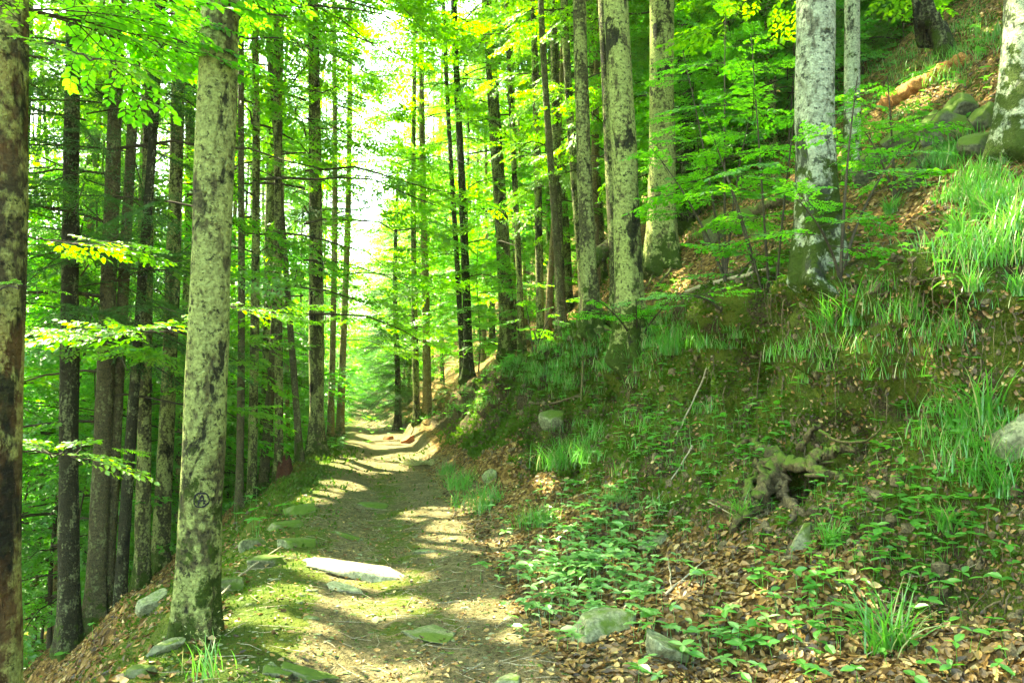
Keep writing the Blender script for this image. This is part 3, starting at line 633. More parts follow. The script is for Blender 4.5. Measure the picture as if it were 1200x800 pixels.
# understory: leafy young trees
def sapling(px, d, s, kind, label, group=None):
    x = (px-600)/FPX*d; p = np.array([x, d, onz(x, d)]); t = empty('beech_sapling', p, label, 'sapling', group)
    mb, _ = trunk_mb(6.6, .035, (br.normal(0, .04), br.normal(0, .04)), .2, int(px)+99, .4, 6, 14, z0=-.3); o = mb.build('stem', M['branch'], t); o.scale = (s, s, s)
    add_crown(t, kind, s, px*.37 % 6.28); return t
for i, (px, d, s) in enumerate(((560, 30, .8), (520, 40, .9), (600, 27, .6), (660, 26, .8), (700, 32, 1), (820, 22, .8), (880, 24, 1), (930, 21, .8), (1000, 22, .8), (760, 28, .9), (620, 36, 1), (1080, 24, .8), (850, 30, 1.1), (1040, 27, .9))):
    sapling(px, d, s, 'low%d' % (i % 3), 'leafy young beech under the trees of the right hillside', 'young beeches on the right hillside')
for i, (px, d, s) in enumerate(((350, 30, .8), (300, 24, .8), (250, 22, .9), (200, 20, .9), (140, 18, .9), (90, 16, .8), (60, 24, 1.2), (170, 28, 1.2), (270, 32, 1.2), (380, 42, .8), (330, 40, 1), (30, 20, 1), (110, 30, 1.3), (220, 38, 1.2))):
    sapling(px, d, s, 'low%d' % (i % 3), 'leafy young beech among the trunks down the left slope', 'young beeches on the left slope')
for i, (px, d, s) in enumerate(((438, 58, .55), (470, 52, .7), (402, 50, .6), (425, 66, .9), (455, 75, 1.2), (405, 85, 1.5), (452, 95, 1.4))):
    sapling(px, d, s, 'low%d' % (i % 3), 'bright leafy young beech near the far end of the path', 'young beeches at the path end')

for i, (px, d, s) in enumerate(((70, 17, 1.5), (20, 26, 1.8), (130, 24, 1.6), (180, 32, 1.9), (240, 30, 1.7), (290, 38, 1.8), (340, 46, 1.7), (385, 56, 1.5), (100, 40, 2.2), (200, 46, 2.2), (10, 36, 2.2), (300, 56, 2.2), (-20, 18, 1.5), (150, 55, 2.4), (60, 55, 2.6), (250, 62, 2.4), (270, 24, 1.3), (40, 46, 2.4))):
    sapling(px, d, s, 'low%d' % (i % 3), 'leafy young beech among the trunks down the left slope', 'young beeches on the left slope')
for i, (px, d, s) in enumerate(((780, 24, 1.3), (840, 20, 1.0), (900, 20, 1.1), (960, 24, 1.3), (1030, 20, .9), (1090, 19, .8), (1140, 22, 1.1), (1060, 28, 1.4), (880, 32, 1.6), (800, 36, 1.8), (720, 38, 1.6), (650, 42, 1.6), (580, 42, 1.5), (540, 46, 1.3), (1180, 20, .8), (990, 17, .7), (930, 16, .6), (870, 17, .7), (1120, 15, .5), (820, 17, .5), (1020, 17, .7), (1070, 16, .5), (1150, 19, .8), (1000, 24, 1.2), (950, 19, .9))):
    sapling(px, d, s, 'low%d' % (i % 3), 'leafy young beech under the trees of the right hillside', 'young beeches on the right hillside')
for i, (px, d, s) in enumerate(((400, 70, 1.9), (455, 66, 1.5), (480, 74, 1.8), (380, 90, 2.4), (500, 95, 2.4), (395, 112, 2.4), (470, 108, 2.4))):
    sapling(px, d, s, 'low%d' % (i % 3), 'bright leafy young beech near the far end of the path', 'young beeches at the path end')

print('T', round(time.time()-T0,1))
# nearer saplings and leafy branches with finely modelled leaves
def leafy_branch(pts, nspr, seed, leaf=M['leaf_cool'], sc=1.0, r0=.012, name='leafy_branch', parent=None, up=0, spread=1.0):
    r = np.random.default_rng(seed); pts = np.array(pts, float); t = np.linspace(0, 1, len(pts)); q = np.linspace(0, 1, 14)
    pl = np.stack([np.interp(q, t, pts[:, c]) for c in range(3)], -1); pl += r.normal(0, .012, pl.shape)
    org = np.array(parent.location) if parent else np.zeros(3); mb = MB(); Ls = []; tube(mb, pl-org, np.linspace(r0, r0*.3, 14), 6, 1)
    for k in range(nspr):
        g = .2+.8*(k+.5)/nspr; p = np.array([np.interp(g, q, pl[:, c]) for c in range(3)]); d = pl[-1]-pl[0]; az = math.atan2(d[1], d[0])+(1 if k % 2 else -1)*r.uniform(.3, 1.1)*spread
        L, tw = SPR_F[r.integers(7)]; s = sc*r.uniform(.6, 1.0)*(1.1-.4*g); R = frame(az, r.normal(.0, .12)+up, r.normal(0, .2)); Ls.append(xf(L, R, p-org, s))
        for tp, rr in tw: tube(mb, tp@R*s+p-org, np.linspace(rr*.6, rr*.25, len(tp))*s, 4, 1, cap=False)
    put_leaves(mb, cat(Ls), LEAF_HI, 0); return mb.build(name, [leaf, M['branch']], parent, smooth=False)
def wp(px, py, d): return np.array([0, 0, CAMZ])+ray(px, py)*d
leafy_branch([wp(-40, -10, 4.6), wp(90, 25, 4.9), wp(200, 40, 5.3)], 9, 1, M['leaf_cool'], 1.1, parent=t1)
leafy_branch([wp(-30, -40, 4.4), wp(60, -20, 4.7), wp(290, -15, 5.4)], 10, 2, M['leaf_cool'], 1.2, parent=t1)
leafy_branch([wp(20, 45, 4.5), wp(70, 55, 4.3), wp(120, 75, 4.2)], 4, 6, M['leaf'], .8, parent=t1)
leafy_branch([wp(228, 385, 6.2), wp(180, 388, 5.6), wp(90, 400, 5.1)], 8, 3, M['leaf'], .85, .008, parent=t7)
leafy_branch([wp(232, 378, 6.2), wp(262, 358, 5.7), wp(318, 362, 5.4)], 6, 4, M['leaf'], .75, .006, parent=t7)
leafy_branch([wp(10, 275, 4.3), wp(70, 280, 4.6), wp(130, 284, 4.9)], 5, 5, M['leaf'], .7, .006, parent=t1)
leafy_branch([wp(15, 525, 4.3), wp(70, 532, 4.9), wp(132, 520, 5.4)], 5, 7, M['leaf'], .65, .006, parent=t1)
leafy_branch([wp(5, 338, 4.2), wp(25, 335, 4.1), wp(45, 340, 4.1)], 2, 8, M['leaf'], .3, .005, parent=t1)
def near_sapling(label, px, py, stems, seed, leaf=M['leaf_cool'], sc=.8, d_off=0.0):
    p = gpt(px, py); t = empty('beech_sapling', p, label, 'sapling'); r = np.random.default_rng(seed)
    for (tx, ty, dd, n) in stems:
        top = wp(tx, ty, p[1]+dd); mid = (p+top)/2+np.array([(p-top)[0]*.18, 0, .1]); q = np.linspace(0, 1, 12)
        pl = (1-q)[:, None]**2*p+2*(q*(1-q))[:, None]*mid+(q*q)[:, None]*top
        mb = MB(); tube(mb, pl-p, np.linspace(.016, .004, 12), 6); mb.build('stem', M['branch'], t)
        mb = MB(); Ls = []
        for k in range(n):
            g = .30+.7*(k+.5)/n; b = np.array([np.interp(g, q, pl[:, c]) for c in range(3)]); az = k*2.4+r.uniform(0, 1); L, tw = SPR_F[r.integers(7)]; s = sc*r.uniform(.6, 1.1)*(1.1-.45*g)
            R = frame(az, r.normal(.05, .15), r.normal(0, .2)); Ls.append(xf(L, R, b-p, s))
            for tp, rr in tw: tube(mb, tp@R*s+b-p, np.linspace(rr*.6, rr*.25, len(tp))*s, 4, 1, cap=False)
        put_leaves(mb, cat(Ls), LEAF_HI, 0); mb.build('crown', [leaf, M['branch']], t, smooth=False)
    return t
near_sapling('tall leafy sapling with crossing stems left of the whitish beech', 905, 405, [(880, 40, .6, 13), (935, 110, -.1, 9), (820, 120, .9, 11), (850, 200, .3, 6)], 11, sc=.95)
near_sapling('leafy sapling reaching over the slope beside the great trio', 850, 330, [(800, 60, 1.0, 12), (850, 20, .4, 13), (760, 170, .5, 7), (880, 130, .2, 8)], 12, sc=.95)
near_sapling('leafy shoots spreading in front of the whitish beech', 985, 330, [(1005, 90, .2, 9), (930, 230, -.3, 6), (1060, 170, .5, 6)], 13, sc=.7)
near_sapling('low leafy spray over the mossy foot of the front trio trunk', 745, 408, [(690, 345, -1.0, 4), (800, 340, -1.1, 5), (745, 350, -.9, 4)], 14, sc=.65)
near_sapling('low leafy spray on the slope right of the great trio', 845, 365, [(790, 345, -.3, 5), (900, 290, .3, 5)], 15, sc=.7)
near_sapling('young beech under the rock pile at the upper right', 1050, 240, [(1040, 90, .3, 9), (1100, 130, .3, 7), (1010, 150, .2, 6)], 16, sc=.85)
near_sapling('small leafy sapling beside the curved-foot trunk', 625, 418, [(610, 330, .4, 6), (660, 350, .2, 6)], 17, sc=.9)

# the far wood closing the valley, too distant to count
fr_ = np.random.default_rng(77); Ls = []; mb = MB()
for k in range(4600):
    y = fr_.uniform(96, 138); x = float(pc(y))+fr_.normal(0, 1)*30
    if k >= 2600: y = fr_.uniform(45, 100); x = -y*fr_.uniform(.28, .85)-14
    if k < 2600 and abs(x-float(pc(y))) < 4.2: continue
    z = float(H(np.array([x]), np.array([y]), False)[0])+fr_.uniform(0, 1)**.7*17; R_ = frame(fr_.uniform(0, 6.28), fr_.normal(-.1, .25), fr_.normal(0, .3)); Ls.append(xf(SPR[k % 7][0], R_, np.array([x, y, z]), 2.6))
put_leaves(mb, cat(Ls), LEAF_LO, 0); tag(mb.build('distant_forest', M['leaf'], smooth=False), 'pale far wood closing the end of the valley', 'forest', kind='stuff')

print('T', round(time.time()-T0,1))
# ------------------------------------------------------------------ rocks
import bmesh
def ico(sub):
    bm = bmesh.new(); bmesh.ops.create_icosphere(bm, subdivisions=sub, radius=1); V = np.array([v.co[:] for v in bm.verts]); Fc = np.array([[v.index for v in f.verts] for f in bm.faces]); bm.free(); return V, Fc
ICO4, ICO5 = ico(4), ico(5)
def rock(px, py, wpx, label, m='stone', flat=.45, deep=.8, seed=None, sink=.35, rz=None, cuts=9, grp=None, name='rock', depth_m=None, tilt=True, p=None):
    p = gpt(px, py) if p is None else np.array(p); w = wpx*p[1]/FPX/2; seed = seed if seed is not None else int(px*7+py); r = np.random.default_rng(seed)
    V, Fc = ICO4; V = V*(1+.0*V)
    for k in range(cuts):
        n = unit(r.normal(0, 1, 3)*np.array([1, 1, .7])); d = r.uniform(.45, .8); ex = np.maximum(0, V@n-d); V = V-ex[:, None]*n
    n = np.array([r.normal(0, .06), r.normal(0, .06), 1]); n = unit(n); ex = np.maximum(0, V@n-.55); V = V-ex[:, None]*n*.93
    V = V*(1+.07*fbm(V+seed, 2.2, 3, seed)[:, None]+.02*fbm(V+seed, 9, 2, seed+5)[:, None])
    V = V/np.abs(V[:, 0]).max()
    V = V*np.array([w, w*deep if depth_m is None else depth_m/2, w*flat*1.6])
    nn = nrm(np.array([p[0]]), np.array([p[1]]), .2)[0]
    V = V*(1+.018*fbm(V/w*.9+seed, 6, 3, seed+9)[:, None]); o_ = MB(); o_.add(V, Fc); ob = o_.build(name, M[m]); ob.location = p+nn*(w*flat*(.62-sink))
    q = Vector((0, 0, 1)).rotation_difference(Vector(nn)) if tilt else Vector((0, 0, 1)).rotation_difference(Vector((0, 0, 1)))
    ob.rotation_mode = 'QUATERNION'; ob.rotation_quaternion = q @ Matrix.Rotation(rz if rz is not None else r.uniform(-.5, .5), 3, 'Z').to_quaternion()
    return tag(ob, label, 'rock', grp)
rock(428, 672, 152, 'long pale sunlit slab lying across the path', 'stone_clean', .11, .5, 3, .38, 0, depth_m=.62)
rock(398, 690, 56, 'small pale slab just in front of the long sunlit slab', 'stone_clean', .14, .5, 4, .4, .2, depth_m=.3)
rock(505, 746, 66, 'flat greenish stone in the middle of the near path', 'stone_green', .14, .5, 5, .42, -.2, depth_m=.45)
rock(702, 742, 96, 'big square greenish block at the right path side', 'stone_green', .42, .7, 6, .22, .2)
rock(772, 768, 70, 'rounded mossy block right of the big square block', 'stone_green', .45, .8, 8, .22, .6)
rock(768, 640, 46, 'pale pointed slab among the herbs', 'stone_green', .3, .5, 9, .35, .4)
rock(944, 640, 64, 'pale tilted slab in the moss below the hollow root', 'stone_green', .35, .55, 10, .35, .5)
rock(1190, 518, 78, 'smooth grey boulder at the right frame edge', 'stone_green', .5, .9, 11, .4, .1)
rock(365, 792, 74, 'flat mossy stone at the bottom edge of the path', 'stone', .12, .5, 12, .25, .1)
rock(497, 647, 34, 'small flat stone right of the long sunlit slab', 'stone_green', .16, .5, 13, .25, .1)
rock(440, 594, 46, 'flat mossy stone set in the path beyond the slab', 'stone', .14, .5, 14, .25, .1)
rock(408, 630, 44, 'flat stone behind the left end of the slab', 'stone', .14, .5, 15, .25, .3)
rock(346, 640, 62, 'mossy ledge stone on the left path shoulder', 'stone', .25, .6, 16, .48, .5)
rock(312, 662, 54, 'jutting mossy stone on the left shoulder below the ledge stone', 'stone', .35, .6, 17, .62, .9)
rock(300, 640, 46, 'upright mossy stone on the left shoulder behind the jutting one', 'stone', .5, .6, 18, .66, .9)
rock(330, 618, 52, 'mossy flagstone at the left shoulder rim beyond the ledge stone', 'stone', .25, .6, 19, .55, .4)
rock(182, 712, 40, 'grey-green block on the leaf slope left of the big beech', 'stone_green', .6, .8, 20, .2, .4)
rock(193, 762, 46, 'long slab on the leaf slope at the big beech foot', 'stone_green', .3, .5, 21, .2, .7)
rock(165, 790, 36, 'small slab near the bottom of the left leaf slope', 'stone', .4, .6, 22, .3, .7)
rock(326, 790, 40, 'small sunlit mossy stone at the lower left path corner', 'stone', .2, .6, 27, .3, .1)
rock(270, 690, 40, 'dark mossy stone wedged right of the big beech foot', 'stone', .5, .7, 23, .3, .4)
rock(350, 600, 40, 'small mossy stone on the shoulder beneath the fir pair', 'stone', .35, .7, 24, .48, .4)
rock(650, 490, 40, 'grey stone poking from the bank below the grass patch', 'stone', .5, .7, 25, .7, .3)
rock(600, 798, 40, 'stone cut by the bottom frame edge beside the path', 'stone_green', .2, .6, 26, .2, .3)
rock(572, 560, 26, 'small stone at the foot of the grassy clump by the path', 'stone', .35, .7, 28, .3, .3)
ir = np.random.default_rng(9)
for k, (px, py, w, lab) in enumerate(((1110, 165, 62, 'largest mossy boulder of the upper right rock pile'), (1062, 172, 46, 'mossy boulder under the orange log'), (1150, 178, 50, 'mossy boulder next to the right edge trunk'),
        (1088, 195, 40, 'small mossy boulder low in the middle of the rock pile'), (1035, 190, 40, 'mossy boulder at the left end of the rock pile'), (1018, 212, 34, 'lowest mossy boulder of the rock pile'),
        (1130, 140, 46, 'mossy boulder at the top of the rock pile'), (1075, 215, 34, 'mossy stone just below the rock pile'), (1158, 145, 40, 'mossy boulder wedged behind the right edge trunk'), (1005, 195, 30, 'dark stone beside the grey trunk'), (870, 265, 36, 'mossy stone heap left of the whitish beech'), (840, 275, 40, 'dark mossy boulder right of the leaf hollow trunk'))):
    rock(px, py, w, lab, 'stone_dark', .70, .9, 60+k, .05, ir.uniform(0, 3), cuts=6)
rock(480, 519, 20, 'larger rust-red wood chunk on the far path', 'rustrock', .5, .7, 41, .1, .1, name='wood_chunk')['category'] = 'wood chunk'
rock(455, 515, 13, 'smaller rust-red wood chunk on the far path', 'rustrock', .5, .7, 42, .1, .1, name='wood_chunk')['category'] = 'wood chunk'

# ------------------------------------------------------------------ logs, stumps, roots and sticks
def stick(name, label, cat_, pix, r, m, seed=0, lift=.0, sides=7, wob=.25, ana=None, ds=None, branches=0, taper=.45, grp=None):
    """a stick, root or log following pixels on the ground (or at given distances)"""
    P = np.array([gpt0(*q)-ray(*q)*ana for q in pix]) if ana is not None else np.array([gpt(*q) if ds is None else wp(q[0], q[1], ds[k]) for k, q in enumerate(pix)]); n = max(10, len(P)*(12 if r > .04 else 4)); t = np.linspace(0, 1, len(P)); q = np.linspace(0, 1, n)
    pl = np.stack([np.interp(q, t, P[:, c]) for c in range(3)], -1); rr = np.random.default_rng(seed)
    for _ in range(3 if r < .08 else 20): pl[1:-1] = (pl[:-2]+2*pl[1:-1]+pl[2:])/4
    pl += rr.normal(0, min(r*.35, .012), pl.shape); pl[:, 2] += lift+r*.4; org = pl[0].copy(); mb = MB(); tube(mb, pl-org, np.linspace(r, r*taper, n), sides, wob=wob, seed=seed)
    for b in range(branches):
        k = rr.integers(2, n-2); d = unit(pl[k+1]-pl[k]+rr.normal(0, .6, 3)); ln = rr.uniform(.1, .3)
        bp = pl[k]-org+np.outer(np.linspace(0, ln, 5), d)+rr.normal(0, .006, (5, 3)); tube(mb, bp, np.linspace(r*.5, r*.15, 5), 5)
    o = mb.build(name, M[m]); o.location = org; return tag(o, label, cat_, grp)
stick('fallen_log', 'orange rotten log lying on top of the mossy rock pile', 'log', [(1036, 132), (1070, 112), (1105, 92), (1128, 78)], .12, 'rot', 1, .05, 16, .28, taper=.75)
stick('fallen_log', 'mossy log sloping behind the right edge trunk', 'log', [(1120, 172), (1155, 150), (1185, 128)], .10, 'root_moss', 2, .03, 12, .4, taper=.8)
stick('fallen_log', 'grey fallen trunk propped between the great trio and claw-rooted tree', 'log', [(690, 325), (712, 307), (738, 286)], .16, 'bark_far', 3, .2, 14, .1, ds=[15.5, 15.8, 16.2], taper=.8)
stick('fallen_log', 'dark mossy log on the slope above the leaf hollow', 'log', [(870, 262), (905, 245), (935, 232)], .12, 'root_moss', 4, .03, 12, .4, taper=.7)
stick('fallen_branch', 'pale thin branch lying down the slope right of the great trio', 'branch', [(805, 345), (850, 330), (905, 318)], .035, 'twig', 5, .02, 7, branches=2)
stick('fallen_branch', 'mossy fallen branch under the low spray beside the trio', 'branch', [(800, 400), (840, 395), (905, 372)], .03, 'root_moss', 6, .02, 7, branches=2)
stick('stick', 'thin white stick lying in the leaf litter near the herbs', 'stick', [(780, 700), (800, 682), (826, 660)], .010, 'twig', 7, .02, branches=2)
stick('root', 'long pale root running down the middle bank face', 'root', [(835, 420), (818, 462), (802, 495), (792, 515)], .012, 'twig', 8, .03, branches=1)
stick('root', 'lower pale root continuing down to the bank foot', 'root', [(812, 525), (795, 555), (770, 588)], .011, 'twig', 9, .03, branches=1)
stick('root', 'thin dark root hanging down the bank left of the hollow', 'root', [(893, 410), (888, 455), (886, 505)], .009, 'root', 10, .04)
stick('root', 'thin root hanging beside the hollow under the bank lip', 'root', [(918, 445), (916, 480), (922, 520)], .010, 'root', 11, .04)
stick('root', 'bent horizontal root poking from the bank below the grass patch', 'root', [(620, 478), (650, 480), (672, 470), (705, 474)], .02, 'root', 12, .08, branches=1)
stick('root', 'forked grey root lying across the bank right of the hollow', 'root', [(1000, 476), (1025, 466), (1052, 440)], .022, 'root', 13, .05, branches=2)
stick('root', 'curved grey root looping over the hollow', 'root', [(960, 508), (985, 525), (1018, 522), (1034, 505)], .014, 'root_moss', 14, .03, ana=.06)
rs = empty('root_stump', gpt0(915, 580), 'gnarled mossy root stump arching over a dark hollow in the bank', 'root stump')
for k, (pix, r, ana, tp, br_, m_) in enumerate(([[(890, 556), (925, 542), (955, 555), (990, 567)], .078, .10, .25, 3, 'root_moss'], [[(910, 545), (898, 575), (880, 602), (860, 624)], .085, .05, .4, 2, 'root_moss'], [[(902, 540), (912, 560), (920, 590), (940, 606)], .07, .0, .3, 2, 'root'],
        [[(938, 527), (950, 508), (964, 494)], .030, .03, .4, 0, 'root_moss'], [[(900, 548), (884, 560), (874, 585), (868, 606)], .05, .09, .3, 1, 'root_moss'], [[(945, 548), (965, 535), (985, 528), (1006, 530)], .05, .05, .2, 2, 'root_moss'], [[(905, 540), (890, 530), (880, 515)], .06, .0, .3, 1, 'root_moss'])):
    o = stick('root', None, None, pix, r*1.12, m_, 40+k, .0, 14, .6, ana=ana-.03, taper=tp, branches=br_); o.parent = rs; o.location = o.location-rs.location
stick('stick', 'long thin twig lying over the left shoulder stones', 'stick', [(254, 708), (290, 672), (330, 645)], .010, 'twig', 19, .04, branches=1)
stick('stick', 'dry stalk lying on the leaves beside the near grass plant', 'stick', [(985, 792), (1010, 775), (1048, 752)], .006, 'twig', 20, .02, branches=1)
stick('stick', 'thin stick leaning on the bank above the square block', 'stick', [(830, 592), (845, 600), (862, 610)], .007, 'twig', 21, .03)
stick('root', 'tangled thin root along the upper bank right of the whitish beech', 'root', [(1040, 410), (1065, 430), (1080, 465)], .010, 'root', 22, .05, branches=3)
stick('fallen_branch', 'mossy branch lying along the foot of the far bank', 'branch', [(470, 490), (500, 473), (525, 462)], .07, 'root_moss', 23, .05, 8, branches=2)

def stump(px, py, wpx, hpx, label, m, name='tree_stump', seed=1, lean=0):
    p = gpt(px, py); r0 = wpx*p[1]/FPX/2; h = hpx*p[1]/FPX; t = empty(name, p, label, 'stump'); r = np.random.default_rng(seed)
    mb, V = trunk_mb(h*1.3, r0, (lean, 0), 0, seed, .15, 24, 24, taper=.15, z0=-.3, fh=.15)
    mb2 = MB(); top = h*(.7+.6*vnoise(np.c_[np.cos(np.linspace(0, 6.28, 24))*2, np.sin(np.linspace(0, 6.28, 24))*2, np.zeros(24)], seed)); V[..., 2] = np.minimum(V[..., 2], top[None])
    i = np.arange(23)[:, None]*24; j = np.arange(24)[None]; j2 = (j+1) % 24
    mb2.add(V.reshape(-1, 3), np.stack([i+j, i+j2, i+24+j2, i+24+j], -1).reshape(-1, 4)); c = np.concatenate([V[-1], [V[-1].mean(0)-np.array([0, 0, h*.2])]])
    mb2.add(c, np.stack([np.arange(24), (np.arange(24)+1) % 24, np.full(24, 24)], -1)); mb2.build('trunk', M[m], t); return t
stump(333, 556, 17, 22, 'dark red rotten stump at the left path edge', 'redrot')
sn = stump(1108, 62, 24, 60, 'broken leaning snag at the upper right with leafy top', 'bark_dark', 'broken_snag', 3, -.3)
b0 = np.array(sn.location)+np.array([-.5, 0, 1.3])
leafy_branch([b0, b0+[-.5, .1, .25], b0+[-1.0, 0, .3]], 7, 31, M['leaf_cool'], .8, parent=sn)
leafy_branch([b0, b0+[.3, -.2, .4], b0+[.7, -.3, .5]], 6, 32, M['leaf_cool'], .7, parent=sn)

def brush_pile():
    p = gpt(502, 545); r = np.random.default_rng(4); mb = MB()
    for k in range(46):
        a = r.uniform(0, 6.28); ln = r.uniform(.25, .8); b = r.normal(0, .28, 3)*np.array([1, .6, .1]); d = unit(np.array([math.cos(a), math.sin(a), r.uniform(.0, .5)]))
        pl = b+np.outer(np.linspace(-.5, .5, 6)*ln, d)+r.normal(0, .02, (6, 3)); pl[:, 2] = np.abs(pl[:, 2])+.02
        tube(mb, pl, np.linspace(.012, .004, 6), 4, cap=False)
    o = mb.build('brush_pile', M['straw']); o.location = p; return tag(o, 'heap of pale dry twigs at the right side of the path', 'brush pile')
brush_pile()

print('T', round(time.time()-T0,1))
# ------------------------------------------------------------------ grasses
def blades(mb, C, n, length, width, r, spread=.08, arch=1.0, mat=0, up=None):
    """n arching blades growing from points C (k,3)"""
    base = C[r.integers(len(C), size=n)]+np.c_[r.normal(0, spread, (n, 2)), np.zeros(n)]; az = r.uniform(0, 6.28, n); ln = length*r.uniform(.55, 1.15, n); w = width*r.uniform(.7, 1.2, n)
    out = np.stack([np.cos(az), np.sin(az), 0*az], -1); bend = arch*r.uniform(.25, 1.0, n); t = np.linspace(0, 1, 6)
    ang = bend[:, None]*t[None]*1.5+.12; seg = ln[:, None]/5
    hx = np.concatenate([np.zeros((n, 1)), np.cumsum(np.sin(ang[:, 1:])*seg, 1)], 1); hz = np.concatenate([np.zeros((n, 1)), np.cumsum(np.cos(ang[:, 1:])*seg, 1)], 1)
    P = base[:, None]+out[:, None]*hx[..., None]; P[..., 2] += hz; sd = np.stack([-np.sin(az), np.cos(az), .25*r.normal(0, 1, n)], -1)
    ww = w[:, None]*np.array([.7, 1, 1, .8, .5, .06])[None]
    V = np.stack([P+sd[:, None]*ww[..., None]/2, P-sd[:, None]*ww[..., None]/2], 2).reshape(n, 12, 3); f = np.array([[2*i, 2*i+2, 2*i+3, 2*i+1] for i in range(5)])
    F_ = (f[None]+(np.arange(n)*12)[:, None, None]); dead = np.arange(n) % 9 == 3; o_ = mb.n
    mb.add(V.reshape(-1, 3), F_[~dead].reshape(-1, 4), mat)
    if dead.any(): mb.F[4].append(F_[dead].reshape(-1, 4)+o_); mb.M[4].append(np.full(dead.sum()*5, 1))
gr = np.random.default_rng(5)
TUFT = []
for k in range(4):
    b_ = MB(); blades(b_, np.zeros((1, 3)), 90, .42, .011, gr, .05, 1.1); TUFT.append(b_.mesh('grass_blades', [M['grass'], M['straw']]))
for k in range(3):
    b_ = MB(); blades(b_, gr.normal(0, .10, (14, 3))*np.array([1, 1, 0]), 260, .30, .0045, gr, .05, 1.25); TUFT.append(b_.mesh('grass_blades', [M['grass'], M['straw']]))
def tuft(px, py, hpx, label, kind=0):
    p = gpt(px, py); me = TUFT[kind]; base = .42 if kind < 4 else .30; s = hpx*p[1]/FPX/base*.98
    o = link('grass_tuft', me); o.location = p-np.array([0, 0, .015]); o.scale = (s, s, s); o.rotation_euler.z = px*.73 % 6.28; return tag(o, label, 'grass tuft', 'grass tufts on the bank and path side')
for a in ((572, 595, 42, 'bright fine grass clump at the right path edge', 4), (545, 572, 34, 'fine grass clump just beyond the brightest path-side clump', 5), (632, 615, 36, 'dark soft grass clump beside the herbs', 6), (525, 555, 20, 'small grass clump nearest the twig heap', 4),
          (658, 548, 42, 'grass clump at the bank foot below the bent root', 5), (690, 540, 36, 'thin grass clump at the bank foot right of the bent root', 4), (1002, 380, 72, 'large arching wood-rush at the right foot of the whitish beech', 0), (970, 388, 52, 'smaller wood-rush close to the whitish beech roots', 1),
          (1150, 495, 84, 'tall arching wood-rush left of the smooth grey boulder', 2), (1122, 500, 56, 'lower wood-rush under the tall one by the boulder', 3), (1040, 765, 92, 'lone tall grass plant in the near leaf litter', 1), (1150, 255, 56, 'broad wood-rush in the long grass left of the edge trunk', 0),
          (1185, 270, 60, 'wood-rush at the right edge below the whitish edge trunk', 2), (1125, 275, 46, 'wood-rush at the left of the long grass patch', 3), (1140, 340, 40, 'wood-rush on the slope above the tall one', 1), (1075, 372, 42, 'wood-rush on the litter right of the whitish beech', 2),
          (1195, 345, 48, 'wood-rush cut by the right edge below the long grass', 0), (1178, 580, 60, 'wood-rush below the smooth grey boulder', 0), (795, 415, 34, 'fine grass clump right of the front trio trunk', 5), (868, 395, 24, 'thin grass clump on the bank lip', 4), (870, 610, 44, 'grass sprig at the left of the dark hollow', 3),
          (1045, 250, 34, 'pale sunlit grass clump below the rock pile', 3), (975, 640, 44, 'grass sprig by the pale tilted slab', 2), (720, 585, 26, 'fine grass clump at the back of the herbs', 6), (895, 280, 24, 'grass clump by the dark log', 4), (1110, 620, 50, 'wood-rush at the bank foot at right', 3)): tuft(*a)
# pale seeding grass at the lower left
p = gpt(240, 795); b_ = MB(); blades(b_, np.zeros((1, 3)), 34, .26, .006, gr, .06, .8); L_ = {'P': gr.normal(0, .07, (60, 3))*np.array([1, 1, .5])+np.array([0, 0, .26]), 'A': gr.normal(0, 1, (60, 3)), 'N': gr.normal(0, 1, (60, 3)), 'S': np.full(60, .018)}
put_leaves(b_, L_, NEEDLE, 1); o = b_.build('grass_tuft', [M['grass'], M['straw']]); o.location = p; tag(o, 'seeding grass tuft at the foot of the big lichened beech', 'grass tuft')

print('T', round(time.time()-T0,1))
# ------------------------------------------------------------------ ground cover nobody could count
def scatter(n, ylim, xr, seed, margin=140):
    r = np.random.default_rng(seed); y = ylim[0]+(ylim[1]-ylim[0])*r.uniform(0, 1, n)**1.6; x = r.uniform(xr[0], xr[1], n)*y/FPX*600*1.25; P = surf(x, y)[0]; Q0 = np.stack([x, y], -1)
    px, py, d = proj(P); k = (px > -margin) & (px < 1200+margin) & (py > 0-margin) & (py < 800+margin*2); P = np.c_[P, Q0]; return P[k], r
def on_u(P): return P[:, 3]-pc(P[:, 4]), P[:, 3]-pc(P[:, 4])-toe(P[:, 4])
# dead leaves
P, r = scatter(140000, (2.7, 20), (-1.15, 1.1), 1); u, s = on_u(P)
patch = fbm(P[:, :3]*np.array([1, 1, 0]), .9, 3, 91)
dens = np.where(u < -1.5, .55, np.where(u < 1.1, .20, np.where(s < .2, .95, np.where(s < 2.0, .58, .8))))*(1+.55*patch)
k = r.uniform(0, 1, len(P)) < dens; P = P[k]; n = len(P); P, nn = surf(P[:, 3], P[:, 4]); ax = r.normal(0, 1, (n, 3)); ax = unit(ax-nn*(ax*nn).sum(-1, keepdims=True))
L = {'P': P+nn*r.uniform(.004, .022, (n, 1)), 'A': ax+nn*r.normal(0, .18, (n, 1)), 'N': nn+r.normal(0, .33, (n, 3)), 'S': r.uniform(.035, .075, n)*np.where((u[k] > -.9) & (u[k] < 1.0), .6, np.where((s[k] > .3) & (s[k] < 2.1), .68, 1))*r.uniform(.75, 1.15, n)}
mb = MB(); put_leaves(mb, L, LEAF_HI, 0, np.c_[r.uniform(-.4, 1.2, n), r.uniform(-1.2, 2.6, n)]); tag(mb.build('leaf_litter', M['litter'], smooth=False), 'brown curled dead beech leaves covering the forest floor', 'leaf litter', kind='stuff')
